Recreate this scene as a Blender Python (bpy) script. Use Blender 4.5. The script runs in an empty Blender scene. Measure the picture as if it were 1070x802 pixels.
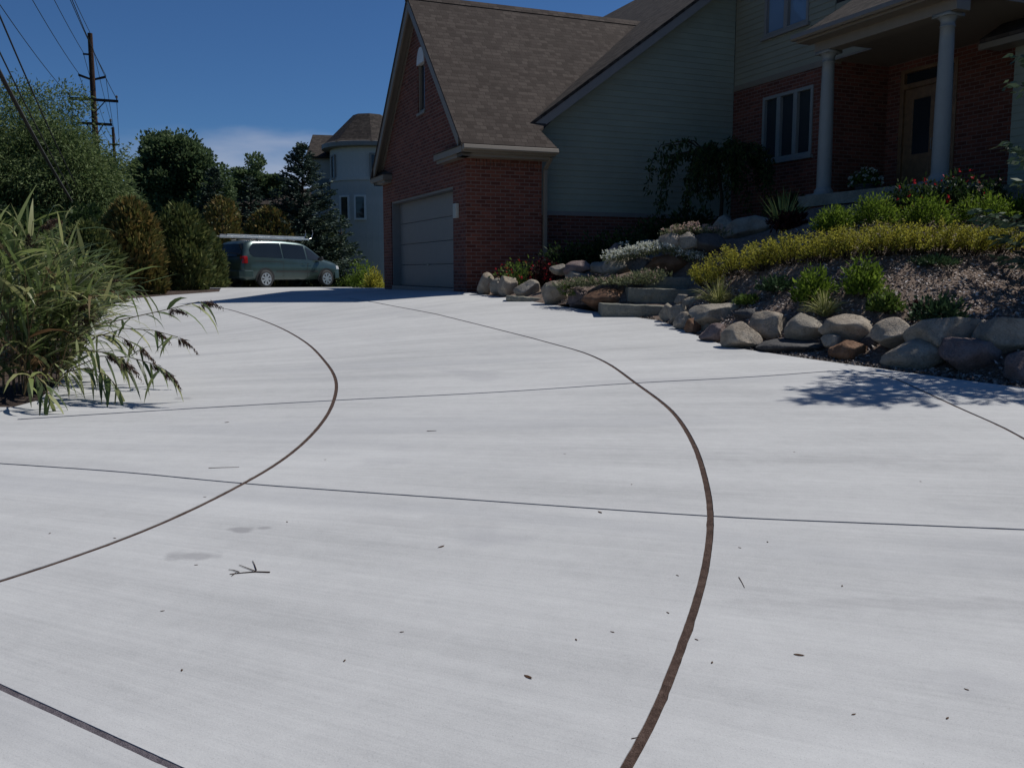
import bpy, bmesh, math, random
import numpy as np
from mathutils import Vector, Matrix, noise
from mathutils.geometry import delaunay_2d_cdt

SC = bpy.context.scene
COL = SC.collection
R = math.radians
rng = np.random.default_rng(7)
random.seed(7)

# ------------------------------------------------------------------ camera
CAMZ = 1.6
F, HY = 964.0, 284.0                       # focal length and horizon of the photo, in its pixels
PITCH = math.atan2(401 - HY, F)
cam_d = bpy.data.cameras.new('camera')
cam_d.sensor_width = 36.0
cam_d.lens = F / 1070 * 36.0
cam_d.clip_start = 0.05
cam_d.clip_end = 3000
cam = bpy.data.objects.new('camera', cam_d)
COL.objects.link(cam)
cam.location = (0, 0, CAMZ)
cam.rotation_euler = (R(90) - PITCH, 0, 0)
SC.camera = cam

# ------------------------------------------------------------------ light
SUN_AZ, SUN_EL = 28.0, 53.0                # azimuth counted from +X towards +Y
SUN_STRENGTH, SKY_STRENGTH, EXPOSURE = 5.0, 0.056, -0.38
sd = bpy.data.lights.new('sun', 'SUN')
sd.energy = SUN_STRENGTH
sd.angle = R(0.5)
sd.color = (1.0, 0.97, 0.93)
so = bpy.data.objects.new('sun', sd)
COL.objects.link(so)
sdir = Vector((math.cos(R(SUN_EL)) * math.cos(R(SUN_AZ)), math.cos(R(SUN_EL)) * math.sin(R(SUN_AZ)), math.sin(R(SUN_EL))))
so.rotation_euler = sdir.to_track_quat('Z', 'Y').to_euler()
so.location = sdir * 60
W = bpy.data.worlds.new('World')
SC.world = W
W.use_nodes = True
wt = W.node_tree
wt.nodes.clear()
def wn(t, **k):
    n = wt.nodes.new(t)
    for a, b in k.items(): setattr(n, a, b)
    return n
sky = wn('ShaderNodeTexSky', sky_type='NISHITA', sun_disc=False)
sky.sun_elevation = R(SUN_EL)
sky.sun_rotation = R(90 - SUN_AZ)
sky.altitude = 1500
sky.air_density = 1.0
sky.dust_density = 0.1
sky.ozone_density = 5.0
bg = wn('ShaderNodeBackground')
bg.inputs['Strength'].default_value = SKY_STRENGTH
wo = wn('ShaderNodeOutputWorld')
tc = wn('ShaderNodeTexCoord')
sep = wn('ShaderNodeSeparateXYZ')
wt.links.new(tc.outputs['Generated'], sep.inputs[0])
def wmath(op, a, b=None, c=None):
    n = wn('ShaderNodeMath', operation=op)
    for i, v in enumerate((a, b, c)):
        if v is None: continue
        if isinstance(v, (int, float)): n.inputs[i].default_value = v
        else: wt.links.new(v, n.inputs[i])
    return n.outputs[0]
def wrange(v, a, b, c=0., d=1.):
    n = wn('ShaderNodeMapRange', interpolation_type='SMOOTHSTEP')
    wt.links.new(v, n.inputs[0])
    for i, x in enumerate((a, b, c, d)): n.inputs[i + 1].default_value = x
    return n.outputs[0]
nz = wn('ShaderNodeTexNoise')
nz.inputs['Scale'].default_value = 9.0
nz.inputs['Detail'].default_value = 7.0
mp = wn('ShaderNodeMapping')
mp.inputs['Scale'].default_value = (1, 1, 4.0)
wt.links.new(tc.outputs['Generated'], mp.inputs[0])
wt.links.new(mp.outputs[0], nz.inputs['Vector'])
# a low bank of thin cloud beyond the trees
el_n = wmath('ADD', sep.outputs[2], wmath('MULTIPLY', wmath('SUBTRACT', nz.outputs[0], 0.5), 0.07))
bank = wmath('MULTIPLY', wrange(el_n, 0.150, 0.105), wrange(sep.outputs[2], 0.0, 0.02))
azw = wmath('MULTIPLY', wrange(sep.outputs[0], -0.44, -0.26), wrange(sep.outputs[0], -0.02, -0.16))
front = wrange(sep.outputs[1], 0.5, 0.8)
mask = wmath('MULTIPLY', wmath('MULTIPLY', bank, azw), wmath('MULTIPLY', front, 0.5))
cm = wn('ShaderNodeMix', data_type='RGBA')
wt.links.new(mask, cm.inputs['Factor'])
sky_t = wn('ShaderNodeMix', data_type='RGBA', blend_type='MULTIPLY')
sky_t.inputs['Factor'].default_value = 1.0
sky_t.inputs['B'].default_value = (.72, 1.07, 1.42, 1)
wt.links.new(sky.outputs[0], sky_t.inputs['A'])
wt.links.new(sky_t.outputs['Result'], cm.inputs['A'])
cm.inputs['B'].default_value = (11.5, 12.0, 14.0, 1)
wt.links.new(cm.outputs['Result'], bg.inputs['Color'])
wt.links.new(bg.outputs[0], wo.inputs['Surface'])

vs = SC.view_settings
vs.view_transform = 'Standard'
vs.look = 'None'
vs.exposure = EXPOSURE
vs.gamma = 1.0
vs.use_curve_mapping = False
SC.render.engine = 'CYCLES'
SC.cycles.max_bounces = 5
SC.cycles.transparent_max_bounces = 6
SC.render.film_transparent = False

# ------------------------------------------------------------------ photo geometry -> world points
def ray(px, py):
    x, y = (px - 535) / F, (401 - py) / F
    return np.array((x, math.cos(PITCH) + y * math.sin(PITCH), -math.sin(PITCH) + y * math.cos(PITCH)))
def P(px, py, Y):
    """world point at depth Y seen at pixel (px, py) of the photo"""
    r = ray(px, py)
    r = r * (Y / r[1])
    return np.array((r[0], r[1], r[2] + CAMZ))
SLOPE = 0.065
_zk = np.array([-60, -12, -8, 0, 6, 12, 17, 18.5, 20, 23, 26, 29, 33, 37, 44, 60, 120, 3000.])
_zv = np.array([-.75, -.62, -.48, 0, .39, .78, 1.10, 1.175, 1.205, 1.195, 1.15, 1.10, 1.04, 1.0, .97, .9, .85, .85])
def zd(Y, X=None):
    """height of the drive: climbs to the garage, falls slightly to the far side"""
    z = np.interp(Y, _zk, _zv)
    if X is None: return z
    Y = np.asarray(Y)
    r = np.clip((Y - 8.) / 7., 0, 1) * np.clip((27. - Y) / 7., 0, 1)
    return z - .045 * np.clip(-1.2 - np.asarray(X), 0, 6) * r * r * (3 - 2 * r)
def PD(px, py):
    """world point where pixel meets the sloping driveway plane"""
    r = ray(px, py)
    t = -CAMZ / (r[2] - SLOPE * r[1])
    for k in range(60):                    # walk to the true, slightly warped surface
        t += .6 * (CAMZ + r[2] * t - float(zd(r[1] * t, r[0] * t))) / max(.02, SLOPE * r[1] - r[2])
    return np.array((r[0] * t, r[1] * t, CAMZ + r[2] * t))

# ------------------------------------------------------------------ materials
def mat(name):
    m = bpy.data.materials.new(name)
    m.use_nodes = True
    nt = m.node_tree
    b = nt.nodes['Principled BSDF']
    return m, nt, b
def nd(nt, t, **k):
    n = nt.nodes.new(t)
    for a, b in k.items(): setattr(n, a, b)
    return n
def ramp(nt, src, stops):
    n = nd(nt, 'ShaderNodeValToRGB')
    e = n.color_ramp.elements
    while len(e) < len(stops): e.new(0.5)
    for i, (p, c) in enumerate(stops):
        e[i].position = p
        e[i].color = (*c, 1)
    nt.links.new(src, n.inputs[0])
    return n.outputs[0]
def coord(nt, kind='Object', scale=(1, 1, 1), rot=(0, 0, 0)):
    t = nd(nt, 'ShaderNodeTexCoord')
    m = nd(nt, 'ShaderNodeMapping')
    m.inputs['Scale'].default_value = scale
    m.inputs['Rotation'].default_value = rot
    nt.links.new(t.outputs[kind], m.inputs[0])
    return m.outputs[0]
def ntex(nt, vec, scale, detail=4, rough=.55):
    n = nd(nt, 'ShaderNodeTexNoise')
    n.inputs['Scale'].default_value = scale
    n.inputs['Detail'].default_value = detail
    n.inputs['Roughness'].default_value = rough
    nt.links.new(vec, n.inputs['Vector'])
    return n.outputs[0]
def mixc(nt, fac, a, b, mode='MIX'):
    n = nd(nt, 'ShaderNodeMix', data_type='RGBA', blend_type=mode)
    for key, v in (('Factor', fac), ('A', a), ('B', b)):
        if isinstance(v, (int, float)): n.inputs[key].default_value = v
        elif isinstance(v, tuple): n.inputs[key].default_value = (*v, 1)
        else: nt.links.new(v, n.inputs[key])
    return n.outputs['Result']
def mth(nt, op, a, b=0.):
    n = nd(nt, 'ShaderNodeMath', operation=op)
    for i, v in enumerate((a, b)):
        if isinstance(v, (int, float)): n.inputs[i].default_value = v
        else: nt.links.new(v, n.inputs[i])
    return n.outputs[0]
def bump(nt, b, h, strength=.3, dist=.01):
    n = nd(nt, 'ShaderNodeBump')
    n.inputs['Strength'].default_value = strength
    n.inputs['Distance'].default_value = dist
    nt.links.new(h, n.inputs['Height'])
    nt.links.new(n.outputs[0], b.inputs['Normal'])
def plain(name, c, rough=.6, metal=0., var=.12, scale=6., spec=None):
    """a plain painted / mineral surface with slight uneven tone"""
    m, nt, b = mat(name)
    v = coord(nt)
    n = ntex(nt, v, scale, 5)
    c0 = tuple(x * (1 - var) for x in c)
    c1 = tuple(min(1, x * (1 + var)) for x in c)
    nt.links.new(ramp(nt, n, [(.3, c0), (.7, c1)]), b.inputs['Base Color'])
    b.inputs['Roughness'].default_value = rough
    b.inputs['Metallic'].default_value = metal
    if spec is not None: b.inputs['Specular IOR Level'].default_value = spec
    return m
def leafmat(name, cols, trans=.35, rough=.6, spec=.15):
    """leaf colours differ from leaf to leaf; some light passes through"""
    m, nt, b = mat(name)
    g = nd(nt, 'ShaderNodeNewGeometry')
    k = len(cols)
    c = ramp(nt, g.outputs['Random Per Island'], [((i + .5) / k, x) for i, x in enumerate(cols)])
    nt.links.new(c, b.inputs['Base Color'])
    b.inputs['Roughness'].default_value = rough
    b.inputs['Specular IOR Level'].default_value = spec
    t = nd(nt, 'ShaderNodeBsdfTranslucent')
    nt.links.new(c, t.inputs['Color'])
    mx = nd(nt, 'ShaderNodeMixShader')
    mx.inputs[0].default_value = trans
    nt.links.new(b.outputs[0], mx.inputs[1])
    nt.links.new(t.outputs[0], mx.inputs[2])
    nt.links.new(mx.outputs[0], nt.nodes['Material Output'].inputs['Surface'])
    return m

STAINS = [(PD(253, 553)[:2], (.075, .05), .6), (PD(276, 551)[:2], (.045, .03), .5), (PD(199, 580)[:2], (.11, .07), .5), (PD(191, 416)[:2], (.08, .07), .4), (PD(445, 545)[:2], (.5, .1), .12), (PD(960, 630)[:2], (.8, .06), .16), (PD(900, 480)[:2], (1.0, .10), .13)]
def concrete():
    m, nt, b = mat('broomed_concrete')
    v = coord(nt)
    tone = ntex(nt, coord(nt, scale=(.35, .5, 1), rot=(0, 0, R(8))), 1.0, 6, .6)
    # the broom was drawn across each curved lane: streaks follow rays from the centre of the bend
    sub_ = nd(nt, 'ShaderNodeVectorMath', operation='SUBTRACT'); nt.links.new(v, sub_.inputs[0]); sub_.inputs[1].default_value = (-9.9, 7.1, 0)
    sp_ = nd(nt, 'ShaderNodeSeparateXYZ'); nt.links.new(sub_.outputs[0], sp_.inputs[0])
    rad = mth(nt, 'SQRT', mth(nt, 'ADD', mth(nt, 'MULTIPLY', sp_.outputs[0], sp_.outputs[0]), mth(nt, 'MULTIPLY', sp_.outputs[1], sp_.outputs[1])))
    ang = mth(nt, 'MULTIPLY', mth(nt, 'ARCTAN2', sp_.outputs[1], sp_.outputs[0]), 10.)
    cb = nd(nt, 'ShaderNodeCombineXYZ'); nt.links.new(rad, cb.inputs[0]); nt.links.new(ang, cb.inputs[1])
    def polar(a_, b_):
        m_ = nd(nt, 'ShaderNodeMapping'); m_.inputs['Scale'].default_value = (a_, b_, 1); nt.links.new(cb.outputs[0], m_.inputs[0])
        return m_.outputs[0]
    streak = ntex(nt, polar(.35, 2.6), 1.0, 5, .62)
    fine_streak = ntex(nt, polar(.9, 36.), 1.0, 3, .6)
    grain = ntex(nt, v, 140., 2, .7)
    mott = ntex(nt, v, 9., 6, .7)
    s = mth(nt, 'ADD', mth(nt, 'MULTIPLY', tone, .38), mth(nt, 'MULTIPLY', streak, .42))
    s = mth(nt, 'ADD', s, mth(nt, 'MULTIPLY', fine_streak, .18))
    s = mth(nt, 'ADD', s, mth(nt, 'MULTIPLY', grain, .26))
    s = mth(nt, 'ADD', s, mth(nt, 'MULTIPLY', mott, .20))
    c = ramp(nt, s, [(.52, (.352, .354, .348)), (.70, (.46, .46, .45)), (.88, (.55, .55, .535))])
    # air holes and specks of grit
    pores = ntex(nt, v, 260., 1, .5)
    pm = nd(nt, 'ShaderNodeMapRange', interpolation_type='SMOOTHSTEP'); nt.links.new(pores, pm.inputs[0])
    for i, x in enumerate((.66, .74, 0., .5)): pm.inputs[i + 1].default_value = x
    c = mixc(nt, pm.outputs[0], c, (.20, .19, .185))
    # broad brushed bands where the finisher's passes overlap
    band = ntex(nt, polar(.16, 1.1), 1.0, 3, .5)
    bm_ = nd(nt, 'ShaderNodeMapRange', interpolation_type='SMOOTHSTEP'); nt.links.new(band, bm_.inputs[0])
    for i, x in enumerate((.54, .66, 0., .30)): bm_.inputs[i + 1].default_value = x
    c = mixc(nt, bm_.outputs[0], c, (.33, .335, .345))
    # a few grey damp looking stains
    st = ntex(nt, coord(nt, scale=(.8, 1.0, 1)), 1.1, 4, .5)
    stm = nd(nt, 'ShaderNodeMapRange', interpolation_type='SMOOTHSTEP')
    nt.links.new(st, stm.inputs[0])
    for i, x in enumerate((.64, .74, 0., .35)): stm.inputs[i + 1].default_value = x
    c = mixc(nt, stm.outputs[0], c, (.35, .35, .36))
    # two old drip marks and a smear, each with its own ragged outline
    wob = nd(nt, 'ShaderNodeTexNoise'); wob.inputs['Scale'].default_value = 7.; wob.inputs['Detail'].default_value = 4
    nt.links.new(v, wob.inputs['Vector'])
    for (sx, sy), (ax, ay), k in STAINS:
        mp_ = nd(nt, 'ShaderNodeMapping'); mp_.vector_type = 'TEXTURE'
        mp_.inputs['Location'].default_value = (sx, sy, 0); mp_.inputs['Scale'].default_value = (ax, ay, 50)
        nt.links.new(v, mp_.inputs[0])
        ln = nd(nt, 'ShaderNodeVectorMath', operation='LENGTH'); nt.links.new(mp_.outputs[0], ln.inputs[0])
        dd = mth(nt, 'ADD', ln.outputs['Value'], mth(nt, 'MULTIPLY', mth(nt, 'SUBTRACT', wob.outputs[0], .5), 2.2))
        mr_ = nd(nt, 'ShaderNodeMapRange', interpolation_type='SMOOTHSTEP'); nt.links.new(dd, mr_.inputs[0])
        for i, x in enumerate((1.15, .55, 0., k)): mr_.inputs[i + 1].default_value = x
        c = mixc(nt, mr_.outputs[0], c, (.22, .215, .22))
    nt.links.new(c, b.inputs['Base Color'])
    b.inputs['Roughness'].default_value = .85
    b.inputs['Specular IOR Level'].default_value = .25
    bump(nt, b, mth(nt, 'ADD', mth(nt, 'MULTIPLY', fine_streak, .8), mth(nt, 'MULTIPLY', grain, .5)), .35, .004)
    return m
def brick(name, c1, c2, mortar, sc=1.0):
    m, nt, b = mat(name)
    uv = coord(nt, 'UV')
    t = nd(nt, 'ShaderNodeTexBrick')
    nt.links.new(uv, t.inputs['Vector'])
    t.inputs['Scale'].default_value = 1.0
    t.inputs['Brick Width'].default_value = .215 * sc
    t.inputs['Row Height'].default_value = .075 * sc
    t.inputs['Mortar Size'].default_value = .009 * sc
    t.inputs['Mortar Smooth'].default_value = .25
    t.inputs['Bias'].default_value = -.1
    t.inputs['Color1'].default_value = (*c1, 1)
    t.inputs['Color2'].default_value = (*c2, 1)
    t.inputs['Mortar'].default_value = (*mortar, 1)
    n = ntex(nt, uv, 1.3, 5, .6)
    n2 = ntex(nt, uv, 45., 3, .6)
    c = mixc(nt, .35, t.outputs['Color'], ramp(nt, n, [(.3, (.45, .42, .42)), (.7, (1, 1, 1))]), 'MULTIPLY')
    c = mixc(nt, .3, c, ramp(nt, n2, [(.3, (.5, .5, .5)), (.7, (1.15, 1.1, 1.1))]), 'MULTIPLY')
    nt.links.new(c, b.inputs['Base Color'])
    b.inputs['Roughness'].default_value = .88
    b.inputs['Specular IOR Level'].default_value = .2
    h = mth(nt, 'SUBTRACT', mth(nt, 'MULTIPLY', n2, .25), t.outputs['Fac'])
    bump(nt, b, h, .6, .006)
    return m
def shingle(name, cols):
    m, nt, b = mat(name)
    uv = coord(nt, 'UV')
    t = nd(nt, 'ShaderNodeTexBrick')
    t.offset = .37
    t.squash_frequency = 3
    t.squash = 1.6
    nt.links.new(uv, t.inputs['Vector'])
    t.inputs['Scale'].default_value = 1.0
    t.inputs['Brick Width'].default_value = .14
    t.inputs['Row Height'].default_value = .115
    t.inputs['Mortar Size'].default_value = .007
    t.inputs['Mortar Smooth'].default_value = .4
    t.inputs['Bias'].default_value = 0.
    t.inputs['Color1'].default_value = (0, 0, 0, 1)
    t.inputs['Color2'].default_value = (1, 1, 1, 1)
    t.inputs['Mortar'].default_value = (.1, .1, .1, 1)
    c = ramp(nt, t.outputs['Color'], [(0., cols[0]), (.5, cols[1]), (1., cols[2])])
    n = ntex(nt, uv, .7, 6, .65)
    c = mixc(nt, .4, c, ramp(nt, n, [(.3, (.76, .75, .75)), (.7, (1.1, 1.08, 1.06))]), 'MULTIPLY')
    n2 = ntex(nt, uv, 60., 2, .7)
    c = mixc(nt, .5, c, ramp(nt, n2, [(.3, (.6, .6, .6)), (.7, (1.3, 1.3, 1.3))]), 'MULTIPLY')
    nt.links.new(c, b.inputs['Base Color'])
    b.inputs['Roughness'].default_value = .92
    b.inputs['Specular IOR Level'].default_value = .15
    h = mth(nt, 'ADD', mth(nt, 'MULTIPLY', t.outputs['Color'], .5), mth(nt, 'MULTIPLY', n2, .3))
    h = mth(nt, 'SUBTRACT', h, mth(nt, 'MULTIPLY', t.outputs['Fac'], .8))
    bump(nt, b, h, .7, .012)
    return m
def stone(name, cols, rough=.85):
    m, nt, b = mat(name)
    v = coord(nt)
    n = ntex(nt, v, 3.2, 8, .68)
    n2 = ntex(nt, v, 45., 4, .7)
    c = ramp(nt, n, [(.28, cols[0]), (.5, cols[1]), (.72, cols[2])])
    c = mixc(nt, .55, c, ramp(nt, n2, [(.3, (.55, .55, .55)), (.7, (1.25, 1.25, 1.22))]), 'MULTIPLY')
    nt.links.new(c, b.inputs['Base Color'])
    b.inputs['Roughness'].default_value = rough
    b.inputs['Specular IOR Level'].default_value = .25
    vo = nd(nt, 'ShaderNodeTexVoronoi'); vo.feature = 'DISTANCE_TO_EDGE'; vo.inputs['Scale'].default_value = 4.5
    wv = nd(nt, 'ShaderNodeVectorMath', operation='ADD'); nt.links.new(v, wv.inputs[0])
    nn = nd(nt, 'ShaderNodeTexNoise'); nn.inputs['Scale'].default_value = 5.; nt.links.new(v, nn.inputs['Vector']); nt.links.new(nn.outputs['Color'], wv.inputs[1])
    nt.links.new(wv.outputs[0], vo.inputs['Vector'])
    cr = nd(nt, 'ShaderNodeMapRange'); nt.links.new(vo.outputs['Distance'], cr.inputs[0])
    for i, x in enumerate((0., .035, 0., 1.)): cr.inputs[i + 1].default_value = x
    h = mth(nt, 'ADD', mth(nt, 'MULTIPLY', n2, .5), n)
    bump(nt, b, mth(nt, 'ADD', h, mth(nt, 'MULTIPLY', cr.outputs[0], .25)), .8, .03)
    return m
def soil(name, cols, scale=8., bdist=.03):
    m, nt, b = mat(name)
    v = coord(nt)
    n = ntex(nt, v, scale, 8, .72)
    n2 = ntex(nt, v, scale * 9, 3, .7)
    c = ramp(nt, n, [(.3, cols[0]), (.52, cols[1]), (.7, cols[2])])
    c = mixc(nt, .6, c, ramp(nt, n2, [(.3, (.4, .4, .4)), (.7, (1.4, 1.35, 1.3))]), 'MULTIPLY')
    nt.links.new(c, b.inputs['Base Color'])
    b.inputs['Roughness'].default_value = .95
    b.inputs['Specular IOR Level'].default_value = .1
    bump(nt, b, mth(nt, 'ADD', n, n2), .8, bdist)
    return m
def glass(name, tint=(.02, .025, .03), rough=.04):
    m, nt, b = mat(name)
    n = ntex(nt, coord(nt), .8, 2)
    nt.links.new(ramp(nt, n, [(.3, tint), (.7, tuple(x * 1.4 for x in tint))]), b.inputs['Base Color'])
    b.inputs['Roughness'].default_value = rough
    b.inputs['Specular IOR Level'].default_value = .5
    return m
def siding_mat(name, c):
    m, nt, b = mat(name)
    uv = coord(nt, 'UV')
    n = ntex(nt, uv, .9, 5, .6)
    c0 = tuple(x * .88 for x in c)
    c1 = tuple(x * 1.1 for x in c)
    nt.links.new(ramp(nt, n, [(.3, c0), (.7, c1)]), b.inputs['Base Color'])
    b.inputs['Roughness'].default_value = .7
    b.inputs['Specular IOR Level'].default_value = .25
    return m

M = dict(
    concrete=concrete(),
    joint=soil('joint_filler', [(.05, .034, .028), (.095, .064, .052), (.14, .10, .082)], 20., .01),
    joint_grey=soil('grey_joint_filler', [(.09, .078, .09), (.15, .135, .15), (.21, .19, .205)], 20., .01),
    joint_dark=soil('grit_in_saw_cut', [(.075, .054, .046), (.14, .105, .092), (.20, .165, .148)], 25., .01),
    brick=brick('red_brick', (.125, .042, .029), (.245, .086, .056), (.225, .155, .13)),
    shingle=shingle('tan_brown_shingle', [(.050, .039, .033), (.070, .056, .048), (.092, .075, .064)]),
    shingle_far=shingle('grey_brown_shingle', [(.032, .027, .024), (.052, .043, .037), (.074, .062, .053)]),
    siding=siding_mat('grey_green_siding', (.275, .29, .225)),
    siding_tan=siding_mat('khaki_siding', (.26, .245, .18)),
    trim=plain('cream_trim_paint', (.20, .165, .125), .5, var=.05),
    trim_grey=plain('grey_trim_paint', (.22, .20, .18), .5, var=.05),
    col_white=plain('column_paint', (.235, .24, .225), .5, var=.05),
    door_grey=plain('garage_door_paint', (.25, .225, .195), .5, var=.04),
    glass=glass('dark_window_glass'),
    glass_blue=glass('painted_sky_glass', (.13, .19, .27), .03),  # pale blue base colour stands in for the sky's reflection
    white_frame=plain('white_window_paint', (.6, .6, .58), .5, var=.05),
    wood_door=plain('varnished_door_wood', (.19, .105, .05), .45, var=.25, scale=9.),
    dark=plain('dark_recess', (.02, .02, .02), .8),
    metal=plain('weathered_metal', (.36, .36, .36), .35, .8),
    pale_plate=plain('pale_plate', (.42, .42, .37), .5),
    soil=soil('bed_soil', [(.045, .034, .028), (.085, .065, .055), (.13, .105, .09)], 7.),
    mulch=soil('bark_mulch', [(.15, .105, .085), (.27, .208, .168), (.38, .312, .26)], 14., .03),
    ground=soil('rough_verge', [(.03, .04, .016), (.055, .065, .028), (.09, .085, .045)], 3., .05),
    stone_grey=stone('grey_granite', [(.185, .16, .125), (.31, .275, .222), (.43, .385, .32)]),
    stone_tan=stone('tan_fieldstone', [(.21, .17, .125), (.345, .29, .225), (.47, .41, .335)]),
    stone_rust=stone('rusty_fieldstone', [(.11, .055, .03), (.21, .115, .065), (.30, .19, .12)]),
    stone_pink=stone('pinkish_granite', [(.14, .10, .09), (.23, .17, .155), (.32, .26, .24)]),
    stone_dark=stone('dark_fieldstone', [(.05, .048, .048), (.09, .087, .085), (.14, .135, .13)]),
    slab=stone('sawn_stone_slab', [(.16, .155, .125), (.235, .23, .19), (.31, .30, .25)]),
    bark=soil('tree_bark', [(.03, .024, .018), (.06, .048, .036), (.09, .075, .06)], 10., .03),
    pole_wood=soil('pole_wood', [(.045, .027, .02), (.075, .045, .033), (.10, .065, .05)], 6., .01),
    wire=plain('wire_black', (.03, .03, .032), .7),
    cable=plain('cable_sheath', (.10, .10, .10), .6),
)
L = dict(
    willow=leafmat('willow_leaf', [(0.0651, 0.1023, 0.0341), (0.1085, 0.155, 0.0527), (0.155, 0.2093, 0.0775), (0.2093, 0.2558, 0.1085)]),
    pale=leafmat('pale_leaf', [(0.1092, 0.1456, 0.0728), (0.1638, 0.2093, 0.1092), (0.2184, 0.2639, 0.1547)]),
    maple=leafmat('dark_maple_leaf', [(0.064, 0.0992, 0.0448), (0.096, 0.1408, 0.0608), (0.136, 0.1888, 0.0832)]),
    spruce=leafmat('blue_spruce_needle', [(.03, .05, .036), (.052, .08, .058), (.085, .12, .09)], .12),
    spruce_g=leafmat('green_spruce_needle', [(0.0378, 0.068, 0.0416), (0.0756, 0.1172, 0.068), (0.1323, 0.1796, 0.104)], .12),
    arbor=leafmat('bronzed_cedar_spray', [(0.087, 0.0958, 0.0313), (0.1478, 0.1392, 0.0418), (0.2088, 0.1478, 0.0452), (0.1304, 0.1566, 0.0452), (0.261, 0.174, 0.0592)], .2),
    arbor_g=leafmat('green_cedar_spray', [(0.063, 0.09, 0.0306), (0.108, 0.135, 0.045), (0.162, 0.171, 0.054)], .2),
    reed=leafmat('reed_blade', [(0.054, 0.078, 0.0264), (0.096, 0.138, 0.042), (0.15, 0.198, 0.06), (0.222, 0.264, 0.09), (0.336, 0.336, 0.144), (0.072, 0.102, 0.036)], .35, .45, .35),
    reed_dry=leafmat('dry_reed_blade', [(.16, .115, .055), (.24, .18, .09), (.12, .07, .035)], .3),
    plume=leafmat('reed_plume', [(.055, .032, .024), (.10, .06, .042), (.14, .09, .06)], .25),
    yellow=leafmat('yellow_spirea_leaf', [(0.2116, 0.1984, 0.0264), (0.3571, 0.3306, 0.0463), (0.4761, 0.4364, 0.0661), (0.2909, 0.3042, 0.0529)], .4),
    lime=leafmat('fresh_green_leaf', [(0.069, 0.115, 0.0138), (0.1265, 0.1955, 0.023), (0.1955, 0.276, 0.0368)], .4),
    midgreen=leafmat('mid_green_leaf', [(0.048, 0.084, 0.018), (0.09, 0.144, 0.0264), (0.144, 0.204, 0.042)], .35),
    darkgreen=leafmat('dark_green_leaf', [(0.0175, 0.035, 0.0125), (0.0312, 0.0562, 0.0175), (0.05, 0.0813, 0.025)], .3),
    juniper=leafmat('juniper_spray', [(0.028, 0.056, 0.0252), (0.049, 0.091, 0.0378), (0.077, 0.126, 0.0532)], .2),
    goldgrass=leafmat('gold_striped_grass', [(0.2, 0.225, 0.0625), (0.375, 0.375, 0.125), (0.525, 0.5, 0.225)], .35),
    burgundy=leafmat('burgundy_leaf', [(.03, .008, .01), (.055, .014, .016), (.02, .008, .008)], .3),
    sedum=leafmat('grey_green_mat_leaf', [(0.15, 0.165, 0.09), (0.225, 0.2325, 0.135), (0.1275, 0.15, 0.0675)], .25),
    white=leafmat('white_petal', [(.62, .63, .55), (.75, .75, .68), (.5, .52, .42)], .3),
    pink=leafmat('faded_pink_petal', [(0.468, 0.325, 0.273), (0.624, 0.455, 0.39), (0.39, 0.312, 0.234)], .3),
    red=leafmat('red_petal', [(.45, .02, .03), (.60, .05, .06), (.35, .015, .025)], .3),
    chip=leafmat('bark_chip', [(0.112, 0.0806, 0.0672), (0.2464, 0.196, 0.1736), (0.3808, 0.3248, 0.2912), (0.616, 0.56, 0.5152)], 0., .8, .2),
    pebble=leafmat('pebble_mix', [(.08, .07, .065), (.16, .145, .13), (.28, .26, .24), (.12, .08, .06)], 0., .8, .2),
    litter=leafmat('dead_leaf', [(.06, .03, .015), (.10, .055, .028), (.035, .02, .014)], .2),
    yucca=leafmat('variegated_blade', [(0.273, 0.315, 0.0945), (0.504, 0.504, 0.189), (0.168, 0.231, 0.084)], .3),
)

# ------------------------------------------------------------------ object helpers
def tag(o, label=None, cat=None, group=None, kind=None):
    if label: o['label'] = label
    if cat: o['category'] = cat
    if group: o['group'] = group
    if kind: o['kind'] = kind
    return o
def thing(name, label, cat, loc=(0, 0, 0), rz=0., group=None):
    o = bpy.data.objects.new(name, None)
    COL.objects.link(o)
    o.empty_display_size = .3
    o.location = loc
    o.rotation_euler = (0, 0, rz)
    return tag(o, label, cat, group)
def link(name, me, m, parent=None, smooth=False):
    if m is not None: me.materials.append(m)
    o = bpy.data.objects.new(name, me)
    COL.objects.link(o)
    if parent is not None: o.parent = parent
    if smooth: me.polygons.foreach_set('use_smooth', np.ones(len(me.polygons), bool))
    return o

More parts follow.
